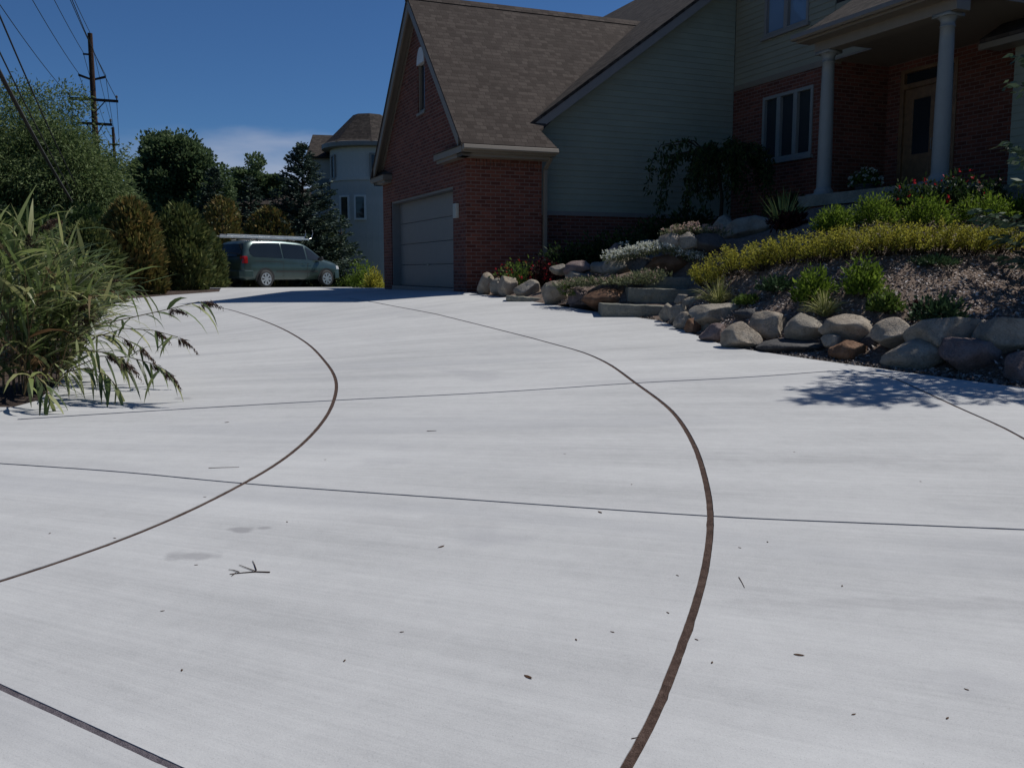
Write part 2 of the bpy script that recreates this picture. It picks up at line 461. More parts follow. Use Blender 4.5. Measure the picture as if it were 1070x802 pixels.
class MB:
    """collects faces for one mesh"""
    def __init__(s): s.V, s.Fc, s.n = [], [], 0
    def add(s, V, faces):
        V = np.asarray(V, float).reshape(-1, 3)
        s.V.append(V)
        s.Fc += [tuple(i + s.n for i in f) for f in faces]
        s.n += len(V)
        return s
    def poly(s, pts): return s.add(pts, [tuple(range(len(pts)))])
    def box(s, a, b):
        x0, y0, z0 = a
        x1, y1, z1 = b
        V = [(x0, y0, z0), (x1, y0, z0), (x1, y1, z0), (x0, y1, z0), (x0, y0, z1), (x1, y0, z1), (x1, y1, z1), (x0, y1, z1)]
        return s.add(V, [(0, 3, 2, 1), (4, 5, 6, 7), (0, 1, 5, 4), (1, 2, 6, 5), (2, 3, 7, 6), (3, 0, 4, 7)])
    def prism(s, pts, d):
        """polygon pts pushed along vector d"""
        p = np.asarray(pts, float)
        q = p + np.asarray(d, float)
        n = len(p)
        f = [tuple(range(n))[::-1], tuple(range(n, 2 * n))]
        f += [(i, (i + 1) % n, n + (i + 1) % n, n + i) for i in range(n)]
        return s.add(np.vstack([p, q]), f)
    def tube(s, pts, rad, n=6, caps=True):
        pts = np.asarray(pts, float)
        k = len(pts)
        rad = np.full(k, rad) if np.isscalar(rad) else np.asarray(rad, float)
        t = np.gradient(pts, axis=0)
        t /= np.linalg.norm(t, axis=1)[:, None] + 1e-9
        ref = np.array((0, 0, 1.)) if abs(t[0][2]) < .9 else np.array((1., 0, 0))
        V = []
        for i in range(k):
            a = np.cross(t[i], ref); a /= np.linalg.norm(a) + 1e-9
            b = np.cross(t[i], a)
            for j in range(n):
                th = 2 * math.pi * j / n
                V.append(pts[i] + rad[i] * (math.cos(th) * a + math.sin(th) * b))
        f = []
        for i in range(k - 1):
            for j in range(n):
                f.append((i * n + j, i * n + (j + 1) % n, (i + 1) * n + (j + 1) % n, (i + 1) * n + j))
        if caps: f += [tuple(range(n))[::-1], tuple(range((k - 1) * n, k * n))]
        return s.add(V, f)
    def lathe(s, prof, c=(0, 0, 0), n=20):
        V, f = [], []
        for r, z in prof:
            for j in range(n):
                th = 2 * math.pi * j / n
                V.append((c[0] + r * math.cos(th), c[1] + r * math.sin(th), c[2] + z))
        k = len(prof)
        for i in range(k - 1):
            for j in range(n):
                f.append((i * n + j, i * n + (j + 1) % n, (i + 1) * n + (j + 1) % n, (i + 1) * n + j))
        f += [tuple(range(n))[::-1], tuple(range((k - 1) * n, k * n))]
        return s.add(V, f)
    def mesh(s, name, uv=False):
        me = bpy.data.meshes.new(name)
        me.from_pydata(np.vstack(s.V).tolist(), [], s.Fc)
        bm = bmesh.new(); bm.from_mesh(me)
        bmesh.ops.recalc_face_normals(bm, faces=bm.faces)
        bm.to_mesh(me); bm.free()
        if uv: box_uv(me)
        return me
    def build(s, name, m, parent=None, uv=False, smooth=False, bevel=0.):
        o = link(name, s.mesh(name, uv), m, parent, smooth)
        if bevel:
            b = o.modifiers.new('edge', 'BEVEL')
            b.width = bevel; b.segments = 2; b.limit_method = 'ANGLE'
        return o
def box_uv(me):
    uvl = me.uv_layers.new(name='uv')
    Z = Vector((0, 0, 1))
    for p in me.polygons:
        n = p.normal
        t = Z.cross(n)
        if t.length < .05: t = Vector((1, 0, 0))
        t.normalize()
        b = n.cross(t)
        for li in p.loop_indices:
            co = me.vertices[me.loops[li].vertex_index].co
            uvl.data[li].uv = (co.dot(t), co.dot(b))

def np_mesh(name, V, Fq):
    """fast mesh from arrays of equally sized faces"""
    me = bpy.data.meshes.new(name)
    V = np.asarray(V, np.float32); Fq = np.asarray(Fq, np.int32)
    k = Fq.shape[1]
    me.vertices.add(len(V)); me.vertices.foreach_set('co', V.ravel())
    me.loops.add(Fq.size); me.loops.foreach_set('vertex_index', Fq.ravel())
    me.polygons.add(len(Fq))
    me.polygons.foreach_set('loop_start', np.arange(len(Fq), dtype=np.int32) * k)
    me.polygons.foreach_set('loop_total', np.full(len(Fq), k, np.int32))
    me.update(calc_edges=True)
    return me
def unit(a): return a / (np.linalg.norm(a, axis=-1, keepdims=True) + 1e-9)
def rdir(n): return unit(rng.normal(size=(n, 3)))
def leaf_arrays(pos, d, ln, wd, fold=.0, side=None):
    """diamond leaves: base at pos, along d, length ln, width wd"""
    n = len(pos)
    d = unit(d)
    s = unit(np.cross(d, rdir(n) if side is None else side))
    ln = np.broadcast_to(ln, n)[:, None]; wd = np.broadcast_to(wd, n)[:, None]
    nrm = np.cross(d, s)
    a = pos
    m = pos + d * ln * .45
    b = m + s * wd * .5 + nrm * fold * wd
    c = pos + d * ln
    e = m - s * wd * .5 + nrm * fold * wd
    V = np.stack([a, b, c, e], 1).reshape(-1, 3)
    return V, np.arange(4 * n).reshape(n, 4)
def leaf_obj(name, parts, m, parent):
    Vs, Fs, o = [], [], 0
    for V, Fq in parts:
        Vs.append(V); Fs.append(Fq + o); o += len(V)
    return link(name, np_mesh(name, np.vstack(Vs), np.vstack(Fs)), m, parent)
def blade_arrays(base, dirs, ln, wd, droop, seg=4):
    """long bending blades, one strip of quads each"""
    n = len(base)
    d = unit(dirs)
    side = unit(np.cross(d, np.array((0, 0, 1.))) + rng.normal(size=(n, 3)) * .25)
    ln = np.broadcast_to(ln, n); wd = np.broadcast_to(wd, n); droop = np.broadcast_to(droop, n)
    p = base.copy()
    rows = []
    for i in range(seg + 1):
        t = i / seg
        w = wd * (min(1, .35 + 2.6 * t) if t < .3 else (1 - (t - .3) / .7) ** .8 + .02)
        rows.append(np.stack([p - side * w[:, None] * .5, p + side * w[:, None] * .5], 1))
        d = unit(d + np.array((0, 0, -1.)) * (droop / seg)[:, None] * (.4 + 1.2 * t))
        p = p + d * (ln / seg)[:, None]
    V = np.stack(rows, 1).reshape(n, -1, 3)
    k = V.shape[1]
    Fq = np.array([(2 * i, 2 * i + 1, 2 * i + 3, 2 * i + 2) for i in range(seg)])
    Fq = (Fq[None] + (np.arange(n) * k)[:, None, None]).reshape(-1, 4)
    return V.reshape(-1, 3), Fq
def in_ball(n, shell=.0):
    r = (shell + (1 - shell) * rng.random(n)) ** (1 / 3.) if shell == 0 else shell + (1 - shell) * rng.random(n)
    return rdir(n) * r[:, None]

# ================================================================== SETTING
# garden bank beside the house: a smooth sheet through surveyed points
TH = R(22.74)
GX, GY = -0.93, 18.95
def HL(x, y, z=0.):
    """house-local -> world (z relative to the camera height)"""
    c, s = math.cos(TH), math.sin(TH)
    return np.array((GX + x * c - y * s, GY + x * s + y * c, z + CAMZ))
ctl = []
edge_px = [(1070, 405), (1000, 396), (920, 385), (840, 374), (760, 362), (725, 349), (690, 335), (640, 328), (575, 318), (500, 307)]
EDGE = [PD(*p) for p in edge_px]
for e in EDGE: ctl.append((e[0], e[1], e[2] - .04))
for i, e in enumerate(EDGE[:7]): ctl.append((e[0] + .28, e[1] + .40, e[2] + .02))
for p in [(1050, 341, 9.6), (990, 339, 10.05), (930, 337, 10.5), (840, 332, 11.3), (770, 327, 12.1), (733, 328, 13.0),
          (900, 301, 11.2), (1000, 303, 10.8), (1062, 304, 10.8), (800, 300, 12.5), (850, 300, 11.8),
          (900, 264, 12.0), (1050, 259, 12.0), (975, 262, 11.9), (860, 269, 12.4), (820, 275, 12.9), (752, 289, 13.4),
          (885, 238, 12.8), (940, 238, 12.75), (1020, 238, 12.75), (1066, 236, 12.8), (840, 244, 13.6), (780, 262, 14.4),
          (850, 217, 16.6), (985, 206, 14.5), (1060, 203, 14.0), (900, 213, 15.2),
          (720, 252, 15.7), (706, 291, 15.3), (690, 306, 14.7), (710, 306, 14.6), (730, 305, 14.4), (690, 319, 14.3), (660, 306, 14.7), (752, 268, 15.2), (690, 279, 15.7), (770, 256, 16.6),
          (600, 291, 17.6), (560, 299, 18.0), (640, 287, 16.6), (600, 303, 16.2), (640, 303, 15.2), (530, 304, 17.9)]:
    ctl.append(P(*p))
for x, y, z in [(6.7, .3, 1.05), (5, .3, .85), (3.5, .3, .42), (1.75, .3, -.08), (1., -.4, -.3), (6.6, -2.5, 1.15), (0.1, -.25, -.36),
                (6.6, -9, 1.15), (6.6, -12, 1.0), (9, 1, 1.1), (1, 1, -.3), (9, -6, 1.15), (10, -12, 1.), (4, 2, .4), (1, -.1, -.3)]:
    ctl.append(HL(x, y, z))
for x, y, z in [(7.5, 6.0, .45), (9.5, 5, .6), (11, 3.5, .6), (9., 8.5, 1.4), (12, 6, 1.6)]:
    ctl.append((x, y, z))
ctl = np.array(ctl)
_A = np.linalg.norm(ctl[:, None, :2] - ctl[None, :, :2], axis=2) + np.eye(len(ctl)) * .02
_Ap = np.ones((len(ctl), 3)); _Ap[:, 1:] = ctl[:, :2]
_K = np.block([[_A, _Ap], [_Ap.T, np.zeros((3, 3))]])
_w = np.linalg.solve(_K, np.concatenate([ctl[:, 2], np.zeros(3)]))
def zg(X, Y):
    z = zg0(X, Y)
    X = np.atleast_1d(X).astype(float); Y = np.atleast_1d(Y).astype(float)
    # the stairwell: ground cut down under the stone steps
    u = np.clip((.62 - np.abs(X - (2.33 + .25 * (Y - 14.6)))) / .22, 0, 1) * np.clip((.62 - np.abs(Y - 14.62)) / .2, 0, 1)
    return z * (1 - u) + np.minimum(z, CAMZ - .62 + .36 * (Y - 14.2)) * u
def zg0(X, Y):
    """height of the garden bank"""
    X = np.atleast_1d(X).astype(float); Y = np.atleast_1d(Y).astype(float)
    d = np.hypot(X[:, None] - ctl[None, :, 0], Y[:, None] - ctl[None, :, 1])
    return d @ _w[:len(ctl)] + _w[-3] + _w[-2] * X + _w[-1] * Y
def zg1(x, y): return float(zg(x, y)[0])

def sheet(name, outline, step, zf, m, kind='structure', skirt=0., jitter=0., cuts=()):
    """a sheet with a given outline, its height read from zf(X, Y)"""
    out = [Vector(p) for p in outline]
    dense = []
    for i, a in enumerate(out):
        b = out[(i + 1) % len(out)]
        k = max(1, int((b - a).length / step))
        dense += [a + (b - a) * (j / k) for j in range(k)]
    nb = len(dense)
    xs = [p.x for p in dense]; ys = [p.y for p in dense]
    pts = list(dense)
    poly = np.array([(p.x, p.y) for p in dense])
    gx, gy = np.meshgrid(np.arange(min(xs), max(xs), step), np.arange(min(ys), max(ys), step))
    g = np.stack([gx.ravel(), gy.ravel()], 1)
    ins = np.zeros(len(g), bool)
    j = nb - 1
    for i in range(nb):
        xi, yi = poly[i]; xj, yj = poly[j]
        c = ((yi > g[:, 1]) != (yj > g[:, 1])) & (g[:, 0] < (xj - xi) * (g[:, 1] - yi) / (yj - yi + 1e-12) + xi)
        ins ^= c
        j = i
    dmin = np.min(np.hypot(g[:, None, 0] - poly[None, :, 0], g[:, None, 1] - poly[None, :, 1]), axis=1)
    g = g[ins & (dmin > step * .4)]
    if jitter: g = g + rng.normal(size=g.shape) * jitter
    pts += [Vector(p) for p in g]
    edges = [(i, (i + 1) % nb) for i in range(nb)]
    for q, a_, b_ in cuts:                  # the two lips of every joint are edges of the slab mesh
        for lip in (a_, b_):
            o_ = len(pts)
            pts += [Vector(p) for p in lip]
            edges += [(o_ + i, o_ + i + 1) for i in range(len(lip) - 1)]
    res = delaunay_2d_cdt(pts, edges, [], 1, 1e-5)
    vv = np.array([(v.x, v.y) for v in res[0]])
    faces = [tuple(f) for f in res[2]]
    if cuts:                                # open the joints: drop the slivers between the lips
        cen = np.array([vv[list(f)].mean(0) for f in faces])
        gone = np.zeros(len(faces), bool)
        for q, a_, b_ in cuts:
            lo, hi = q.min(0) - .1, q.max(0) + .1
            idx = np.nonzero(((cen > lo) & (cen < hi)).all(1))[0]
            for ch in np.array_split(idx, max(1, len(idx) // 2000)):
                d = np.linalg.norm(cen[ch][:, None] - q[None], axis=2)
                k = d.argmin(1)
                t = np.gradient(q, axis=0)[k]; t /= np.linalg.norm(t, axis=1)[:, None]
                off = cen[ch] - q[k]
                perp = np.abs(off[:, 0] * -t[:, 1] + off[:, 1] * t[:, 0])
                half = np.minimum(np.linalg.norm(a_[k] - q[k], axis=1), np.linalg.norm(b_[k] - q[k], axis=1))
                gone[ch] |= (perp < half * .98) & (d.min(1) < .08)
        faces = [f for f, g_ in zip(faces, gone) if not g_]
    z = np.asarray(zf(vv[:, 0], vv[:, 1]))
    V = np.c_[vv, z].tolist()
    me = bpy.data.meshes.new(name)
    me.from_pydata(V, [], faces)
    bm = bmesh.new(); bm.from_mesh(me)
    bmesh.ops.recalc_face_normals(bm, faces=bm.faces)
    if sum(f.normal.z for f in bm.faces) < 0: bmesh.ops.reverse_faces(bm, faces=bm.faces)
    if skirt:
        be = [e for e in bm.edges if len(e.link_faces) == 1]
        r = bmesh.ops.extrude_edge_only(bm, edges=be)
        for v in r['geom']:
            if isinstance(v, bmesh.types.BMVert): v.co.z -= skirt
    bm.to_mesh(me); bm.free()
    o = link(name, me, m)
    if not skirt: me.polygons.foreach_set('use_smooth', np.ones(len(me.polygons), bool))
    return tag(o, kind=kind)

# one ground sheet out to the horizon
gl = MB()
xs = np.array([-1500, -400, -150, -60, -30, -18, -12, -8, -4, 0, 4, 8, 12, 18, 30, 60, 150, 400, 1500.])
ys = np.concatenate([[-1500, -300, -80, -30, -12, -8, -4], np.arange(0, 46, 1.5), [50, 60, 80, 120, 200, 400, 1000, 2500.]])
V = [(x, y, float(zd(y, x)) - .12) for y in ys for x in xs]
nx = len(xs)
gl.add(V, [(j * nx + i, j * nx + i + 1, (j + 1) * nx + i + 1, (j + 1) * nx + i) for j in range(len(ys) - 1) for i in range(nx - 1)])
tag(gl.build('ground', M['ground'], smooth=True), kind='structure')

edge_xy = [(e[0], e[1]) for e in EDGE]
ISLAND = [(-14, 8.2), (-8, 7.3)] + [tuple(PD(*q)[:2]) for q in [(14, 425), (40, 418), (58, 402), (80, 370), (98, 340), (113, 322), (128, 312.5), (178, 308.3), (229, 304.6)]] + [(-8.6, 27.5)]
drive_out = ([(-16, -9), (14, -9), (14, .5), (10.2, 4.6), (7.4, 6.4)] + edge_xy + [(-.85, 18.6), (-.7, 19.1), (-1.5, 21), (-3.25, 25.1), (-3.0, 29), (-4.5, 36), (-12.5, 36), (-11.0, 29.0)]
             + ISLAND[::-1])

def curve_pts(pts, dens):
    """smooth curve through the points, evenly sampled"""
    p = np.array([(a[0], a[1]) for a in pts], float)
    q = []
    for i in range(len(p) - 1):
        p0, p1, p2, p3 = p[max(i - 1, 0)], p[i], p[i + 1], p[min(i + 2, len(p) - 1)]
        k = max(2, int(np.linalg.norm(p2 - p1) / dens))
        for t in np.arange(k) / k:
            q.append(.5 * ((2 * p1) + (p2 - p0) * t + (2 * p0 - 5 * p1 + 4 * p2 - p3) * t ** 2 + (3 * p1 - p0 - 3 * p2 + p3) * t ** 3))
    q.append(p[-1])
    q = np.array(q)
    for _ in range(40): q[1:-1] = (q[:-2] + 2 * q[1:-1] + q[2:]) / 4
    return q
def lips(pts, w, chip, dens=.04):
    """centre line and the two slightly chipped edges of a joint of width w"""
    q = curve_pts(pts, dens)
    t = np.gradient(q, axis=0); t /= np.linalg.norm(t, axis=1)[:, None]
    s = np.stack([-t[:, 1], t[:, 0]], 1)
    out = []
    for sg in (1, -1):
        n_ = np.array([noise.noise(Vector((a[0] * 30, a[1] * 30, sg * 9.))) for a in q])
        c_ = np.maximum(0, np.array([noise.noise(Vector((a[0] * 11, a[1] * 11, sg * 5. + 40))) for a in q]) - .30)
        out.append(q + s * (sg * w / 2 * (1 + chip * n_ + 5 * chip * c_))[:, None])
    return q, out[0], out[1]
def filler(name, q, w, depth, m):
    """the strip that lies down in the joint"""
    t = np.gradient(q, axis=0); t /= np.linalg.norm(t, axis=1)[:, None]
    s = np.stack([-t[:, 1], t[:, 0]], 1)
    V = []
    for a, b in zip(q, s):
        for k in (-1, 0, 1):
            x, y = a + b * w * .85 * k
            V.append((x, y, float(zd(y, x)) - depth + (rng.normal() * .0008 if k == 0 else 0)))
    n = 3
    mb = MB().add(V, [(i * n + k, i * n + k + 1, (i + 1) * n + k + 1, (i + 1) * n + k) for i in range(len(q) - 1) for k in range(2)])
    return tag(mb.build(name, m, smooth=True), kind='structure')
A_px = [(125, 564.5), (256, 504), (311, 468), (341, 435), (351, 410), (350, 394), (340, 378), (320, 358), (290, 341), (260, 329.5), (225, 321)]
B_px = [(655, 802), (708, 686), (735.6, 600.6), (742.6, 538), (735.6, 495), (723, 460), (700.5, 427.6), (664, 400), (635.5, 379.7), (608, 367.5), (581, 360), (554, 352.6), (527, 345.8), (500, 339), (440, 325), (400, 317.5)]
C_px = [(1070, 458), (1000, 425), (930, 393)]
xy = lambda px: [tuple(PD(*p)[:2]) for p in px]
Aw = [(-5.6, 2.2), (-3.6, 2.85), (-2.6, 3.5)] + xy(A_px) + [(-6.6, 18.2)]
Bw = [(-1.05, .2), (-.25, 1.45)] + xy(B_px) + [(-4.3, 20.5)]
Cw = [(2.6, 3.3), (3.3, 4.9)] + xy(C_px) + [(3.60, 9.2)]
j3 = [PD(0, 717), PD(185, 802)]
d3 = (j3[1] - j3[0])
Jw = [tuple((j3[0] - d3 * 3)[:2]), tuple(j3[0][:2]), tuple(j3[1][:2]), tuple((j3[1] + d3 * .9)[:2])]
cuts = [(lips(Aw, .031, .09), .031, .004, 'joint'), (lips(Bw, .036, .09), .036, .005, 'joint'), (lips(Cw, .026, .09), .026, .004, 'joint'), (lips(Jw, .026, .05), .026, .003, 'joint_grey')]
for px in ([(18, 438), (160, 429), (352, 418), (520, 409.5), (664, 400), (780, 394), (868, 387.5)],
           [(0, 484), (130, 493), (256, 505), (480, 521), (742, 539), (900, 546), (1070, 553)]):
    w_ = [np.array(PD(*p)[:2]) for p in px]
    if px[0][0] == 0: w_ = [w_[0] * 2 - w_[1]] + w_ + [w_[-1] + (w_[-1] - w_[-2]) * k for k in (1, 3, 6)]
    wj = .030 if px[0][0] else .020
    cuts.append((lips(w_, wj, .12), wj, .006, 'joint_dark'))
sheet('driveway', drive_out, .5, lambda X, Y: zd(Y, X), M['concrete'], skirt=.06, cuts=[c[0] for c in cuts])
for (q, a_, b_), w, dep, mm in cuts:
    filler('saw_cut' if w in (.02, .03) else 'driveway_joint', q, w, dep, M[mm])

# island bed and the bed along the row of cedars
isl = [(-60, 8.4), (-14, 8.2)] + ISLAND[1:] + [(-11.0, 29.0), (-12.5, 36), (-4.5, 36), (-3.0, 29), (-2.4, 44), (-60, 44)]
# the bed
sheet('planting_bed', [(-30, 8.2)] + ISLAND[1:] + [(-11.1, 29.0), (-12.6, 36), (-13, 42), (-30, 42)], 1.0,
      lambda X, Y: zd(Y, X) - .03, M['soil'])
# garden bank
bank_out = edge_xy[::-1] + [(7.45, 6.35), (10.3, 4.5), (16, 1.5), (17, 10), (14, 22), (8, 24), (4, 22.5), (-.6, 18.75)]
sheet('garden_bank', [(x, y) for x, y in bank_out], .35, lambda X, Y: zg(X, Y) + np.array([noise.noise(Vector((x * 1.7, y * 1.7, 0))) for x, y in zip(X, Y)]) * .035, M['mulch'])

# ================================================================== HOUSE
ZF = -0.345
def Z(z): return z - ZF                    # height over the garage floor from height relative to the camera
hx, hy_, hz = HL(0, 0, ZF)
house = thing('brick_house', 'large red brick and grey siding house with steep brown roofs, garage and columned porch', 'house', (hx, hy_, hz), TH)
EW, APY, APZ, EZ = 6.45, 3.16, 6.21, 2.33
# ---- garage gable wall (faces the drive) with door opening and arched window opening
D0, D1, DH = .80, 5.68, 2.13
WZ0, WZ1, WY, WW = 3.62, 4.72, 2.95, .27
base = Z(-.6)
w = MB()
T = .22
gs = (APZ - 2.50) / (APY + .45)            # slope of the garage roof
XO = .25                                   # front overhang
def rake_z(y): return 2.50 + gs * (min(y, 2 * APY - y) + .45) - .10
def wallpiece(mb, pts):
    """pts (y, z) on the gable wall plane x=0"""
    mb.prism([(0, y, z) for y, z in pts], (T, 0, 0))
wallpiece(w, [(0, base), (D0, base), (D0, Z(EZ)), (0, Z(EZ))])
wallpiece(w, [(D1, base), (EW, base), (EW, Z(EZ)), (D1, Z(EZ))])
wallpiece(w, [(D0, DH), (D1, DH), (D1, Z(EZ)), (D0, Z(EZ))])
ya, yb = WY - WW, WY + WW
wallpiece(w, [(0, Z(EZ)), (ya, Z(EZ)), (ya, Z(rake_z(ya))), (0.0, Z(rake_z(0)))])
wallpiece(w, [(yb, Z(EZ)), (EW, Z(EZ)), (EW, Z(rake_z(EW))), (yb, Z(rake_z(yb)))])
wallpiece(w, [(ya, Z(EZ)), (yb, Z(EZ)), (yb, Z(WZ0)), (ya, Z(WZ0))])
wallpiece(w, [(ya, Z(WZ1) + .32), (yb, Z(WZ1) + .32), (yb, Z(rake_z(yb))), (APY, Z(rake_z(APY))), (ya, Z(rake_z(ya)))])
w.build('garage_front_wall', M['brick'], house, uv=True)
w = MB()
w.prism([(T, 0, base), (1.68, 0, base), (1.68, 0, Z(EZ) - .215), (T, 0, Z(EZ) - .215)], (0, T, 0))
w.build('garage_side_wall', M['brick'], house, uv=True)
w = MB()
w.prism([(T, EW - T, base), (9, EW - T, base), (9, EW - T, Z(EZ)), (T, EW - T, Z(EZ))], (0, T, 0))
w.build('garage_side_wall', M['brick'], house, uv=True)
# soldier course under the eave: bricks on end
sc = MB()
x = 0.005
while x < 1.66:
    sc.box((x, -.008, Z(EZ) - .212), (min(x + .066, 1.68), T, Z(EZ)))
    x += .075
sc.build('soldier_course', M['brick'], house, uv=True)
# ---- garage door
gd = thing('garage_door', None, None); gd.parent = house
jm = MB()
jx = .20
jm.box((.03, D0, 0), (.30, D0 + .05, DH)); jm.box((.03, D1 - .05, 0), (.30, D1, DH)); jm.box((.03, D0 + .05, DH - .05), (.30, D1 - .05, DH))
jm.build('door_frame', M['trim_grey'], gd)
dp = MB()
for k in range(4):
    z0, z1 = k * (DH - .05) / 4 + .006, (k + 1) * (DH - .05) / 4 - .006
    dp.box((.235, D0 + .05, z0), (.28, D1 - .05, z1))
    dp.box((.230, D0 + .05, z0 + .04), (.236, D1 - .05, z0 + .06)); dp.box((.230, D0 + .05, z1 - .06), (.236, D1 - .05, z1 - .04))
dp.build('door_panel', M['door_grey'], gd, bevel=.006)
hd = MB().box((.20, 3.18, .5), (.225, 3.30, .53)); hd.build('handle', M['metal'], gd)
MB().box((.30, D0 - .1, 0), (.32, D1 + .1, DH + .2)).build('backing', M['dark'], gd)
MB().box((.0, D0, -.12), (.4, D1, -.006)).build('threshold', M['trim_grey'], gd)
# ---- arched window in the gable
gw = thing('window', None, None); gw.parent = house; gw['label'] = 'tall narrow window with white arched head in the brick gable'
fr = MB()
fr.box((.03, ya, Z(WZ0)), (.1, ya + .06, Z(WZ1))); fr.box((.03, yb - .06, Z(WZ0)), (.1, yb, Z(WZ1)))
fr.box((.03, ya + .06, Z(WZ0)), (.1, yb - .06, Z(WZ0) + .06)); fr.box((-.03, ya - .03, Z(WZ0) - .06), (.12, yb + .03, Z(WZ0) - .001))
fr.build('frame', M['trim'], gw)
MB().box((.08, ya + .06, Z(WZ0) + .06), (.09, yb - .06, Z(WZ1) - .03)).build('pane', M['glass'], gw)
ar = MB().prism([(-.02, WY + WW * math.cos(a), Z(WZ1) - .03 + .36 * math.sin(a)) for a in np.linspace(0, math.pi, 17)], (.1, 0, 0))
ar.build('arch_panel', M['white_frame'], gw)
# ---- garage roof: steep slopes with a flared foot, boxed eaves
rf = MB()
xr = 5.9
def slope_strip(mb, sgn, x0, x1a, x1b, prof, th=.06):
    """prof: (distance from the ridge centreline, z) pairs from foot to ridge"""
    for (d0, z0), (d1, z1), xa, xb in zip(prof[:-1], prof[1:], x1a, x1b):
        ysn = lambda d: APY + sgn * d
        mb.prism([(x0, ysn(d0), z0), (xa, ysn(d0), z0), (xb, ysn(d1), z1), (x0, ysn(d1), z1)], (0, 0, -th))
prof = [(APY + .45, Z(2.50)), (0, Z(APZ))]
slope_strip(rf, -1, -XO, [1.83, 1.62], [1.60, xr], [(APY + .45, Z(2.50)), (APY + .05, Z(2.50 + gs * .40)), (0, Z(APZ))])
slope_strip(rf, 1, -XO, [9], [9], prof)
rf.build('garage_roof', M['shingle'], house, uv=True)
rc = MB()
rc.prism([(-XO - .01, APY - .13, Z(APZ) - .11), (-XO - .01, APY, Z(APZ) + .035), (-XO - .01, APY + .13, Z(APZ) - .11)], (6.1, 0, 0))
rc.build('ridge_cap', M['shingle'], house, uv=True)
# rake boards and soffit on the gable
for sgn in (-1, 1):
    rb = MB()
    y0, z0 = APY + sgn * (APY + .20), Z(2.50 + gs * .25)
    rb.prism([(-XO + .02, y0, z0 - .062), (-XO + .02, APY, Z(APZ) - .062), (-XO + .02, APY, Z(APZ) - .062 - .26), (-XO + .02, y0, z0 - .062 - .26)], (.045, 0, 0))
    rb.prism([(-XO + .065, y0, z0 - .10), (-XO + .065, APY, Z(APZ) - .10), (-XO + .065, APY, Z(APZ) - .13), (-XO + .065, y0, z0 - .13)], (XO - .067, 0, 0))
    rb.prism([(-.03, y0, z0 - .14), (-.03, APY, Z(APZ) - .14), (-.03, APY, Z(APZ) - .30), (-.03, y0, z0 - .30)], (.028, 0, 0))
    rb.build('rake_board', M['trim'], house)
# eaves: gutter, soffit, frieze, and the boxed returns on the gable
for sgn, xe in ((-1, 1.80), (1, 8.9)):
    yo = APY + sgn * (APY + .45)
    yw = APY + sgn * (APY + .004) if sgn > 0 else -.004
    e = MB()
    def bx(mb, xa, xb, p, q, za, zb): mb.box((xa, min(p, q), Z(za)), (xb, max(p, q), Z(zb)))
    bx(e, -.22, xe, yo, yo - sgn * .035, 2.335, 2.44)               # fascia
    bx(e, -.22, xe, yo - sgn * .035, yw, 2.335, 2.36)               # soffit
    bx(e, -.19, xe - .05, yo - sgn * .12, yw, 2.27, 2.334)          # bed mould
    e.build('soffit', M['trim'], house)
    g = MB()
    prof_g = [(0, 0), (.0, .09), (.10, .10), (.13, .02), (.10, -.01)]
    g.prism([(-.24, yo + sgn * (q - .01), Z(2.375) + r_) for q, r_ in prof_g], (xe + .25, 0, 0))
    g.build('gutter', M['trim'], house, bevel=.008)
    r_ = MB()
    ret = 1.80 if sgn < 0 else 1.25
    y_in = yo - sgn * ret
    bx(r_, -.24, -.002, yo - sgn * .036, y_in, 2.335, 2.46)
    bx(r_, -.19, -.004, yo - sgn * .12, y_in + sgn * .05, 2.27, 2.334)
    r_.build('eave_return', M['trim'], house)
    # little sloped cap over the return
    c_ = MB()
    y_e = y_in
    c_.add([(-.27, yo + sgn * .02, Z(2.465)), (-.27, y_e, Z(2.465)), (-.005, y_e, Z(2.50)), (-.005, yo - sgn * .24, Z(2.70)), (-.005, yo, Z(2.462)), (-.005, y_e, Z(2.462))],
           [(0, 1, 2), (0, 2, 3), (1, 5, 2), (0, 4, 5, 1), (2, 5, 4, 3), (0, 3, 4)])
    c_.build('return_cap', M['shingle'], house, uv=True)
# ---- downspout at the garage corner
ds = MB()
ds.box((1.69, -.10, Z(-.25)), (1.77, -.02, Z(2.1)))
ds.add([(1.69, -.10, Z(2.1)), (1.77, -.10, Z(2.1)), (1.77, -.02, Z(2.1)), (1.69, -.02, Z(2.1)), (1.69, -.38, Z(2.3)), (1.77, -.38, Z(2.3)), (1.77, -.30, Z(2.3)), (1.69, -.30, Z(2.3))],
       [(0, 1, 5, 4), (1, 2, 6, 5), (2, 3, 7, 6), (3, 0, 4, 7)])
ds.build('downspout', M['trim'], house, bevel=.008)
MB().box((-.07, .42, 1.45), (-.002, .62, 1.75)).build('wall_box', M['pale_plate'], house, bevel=.01)
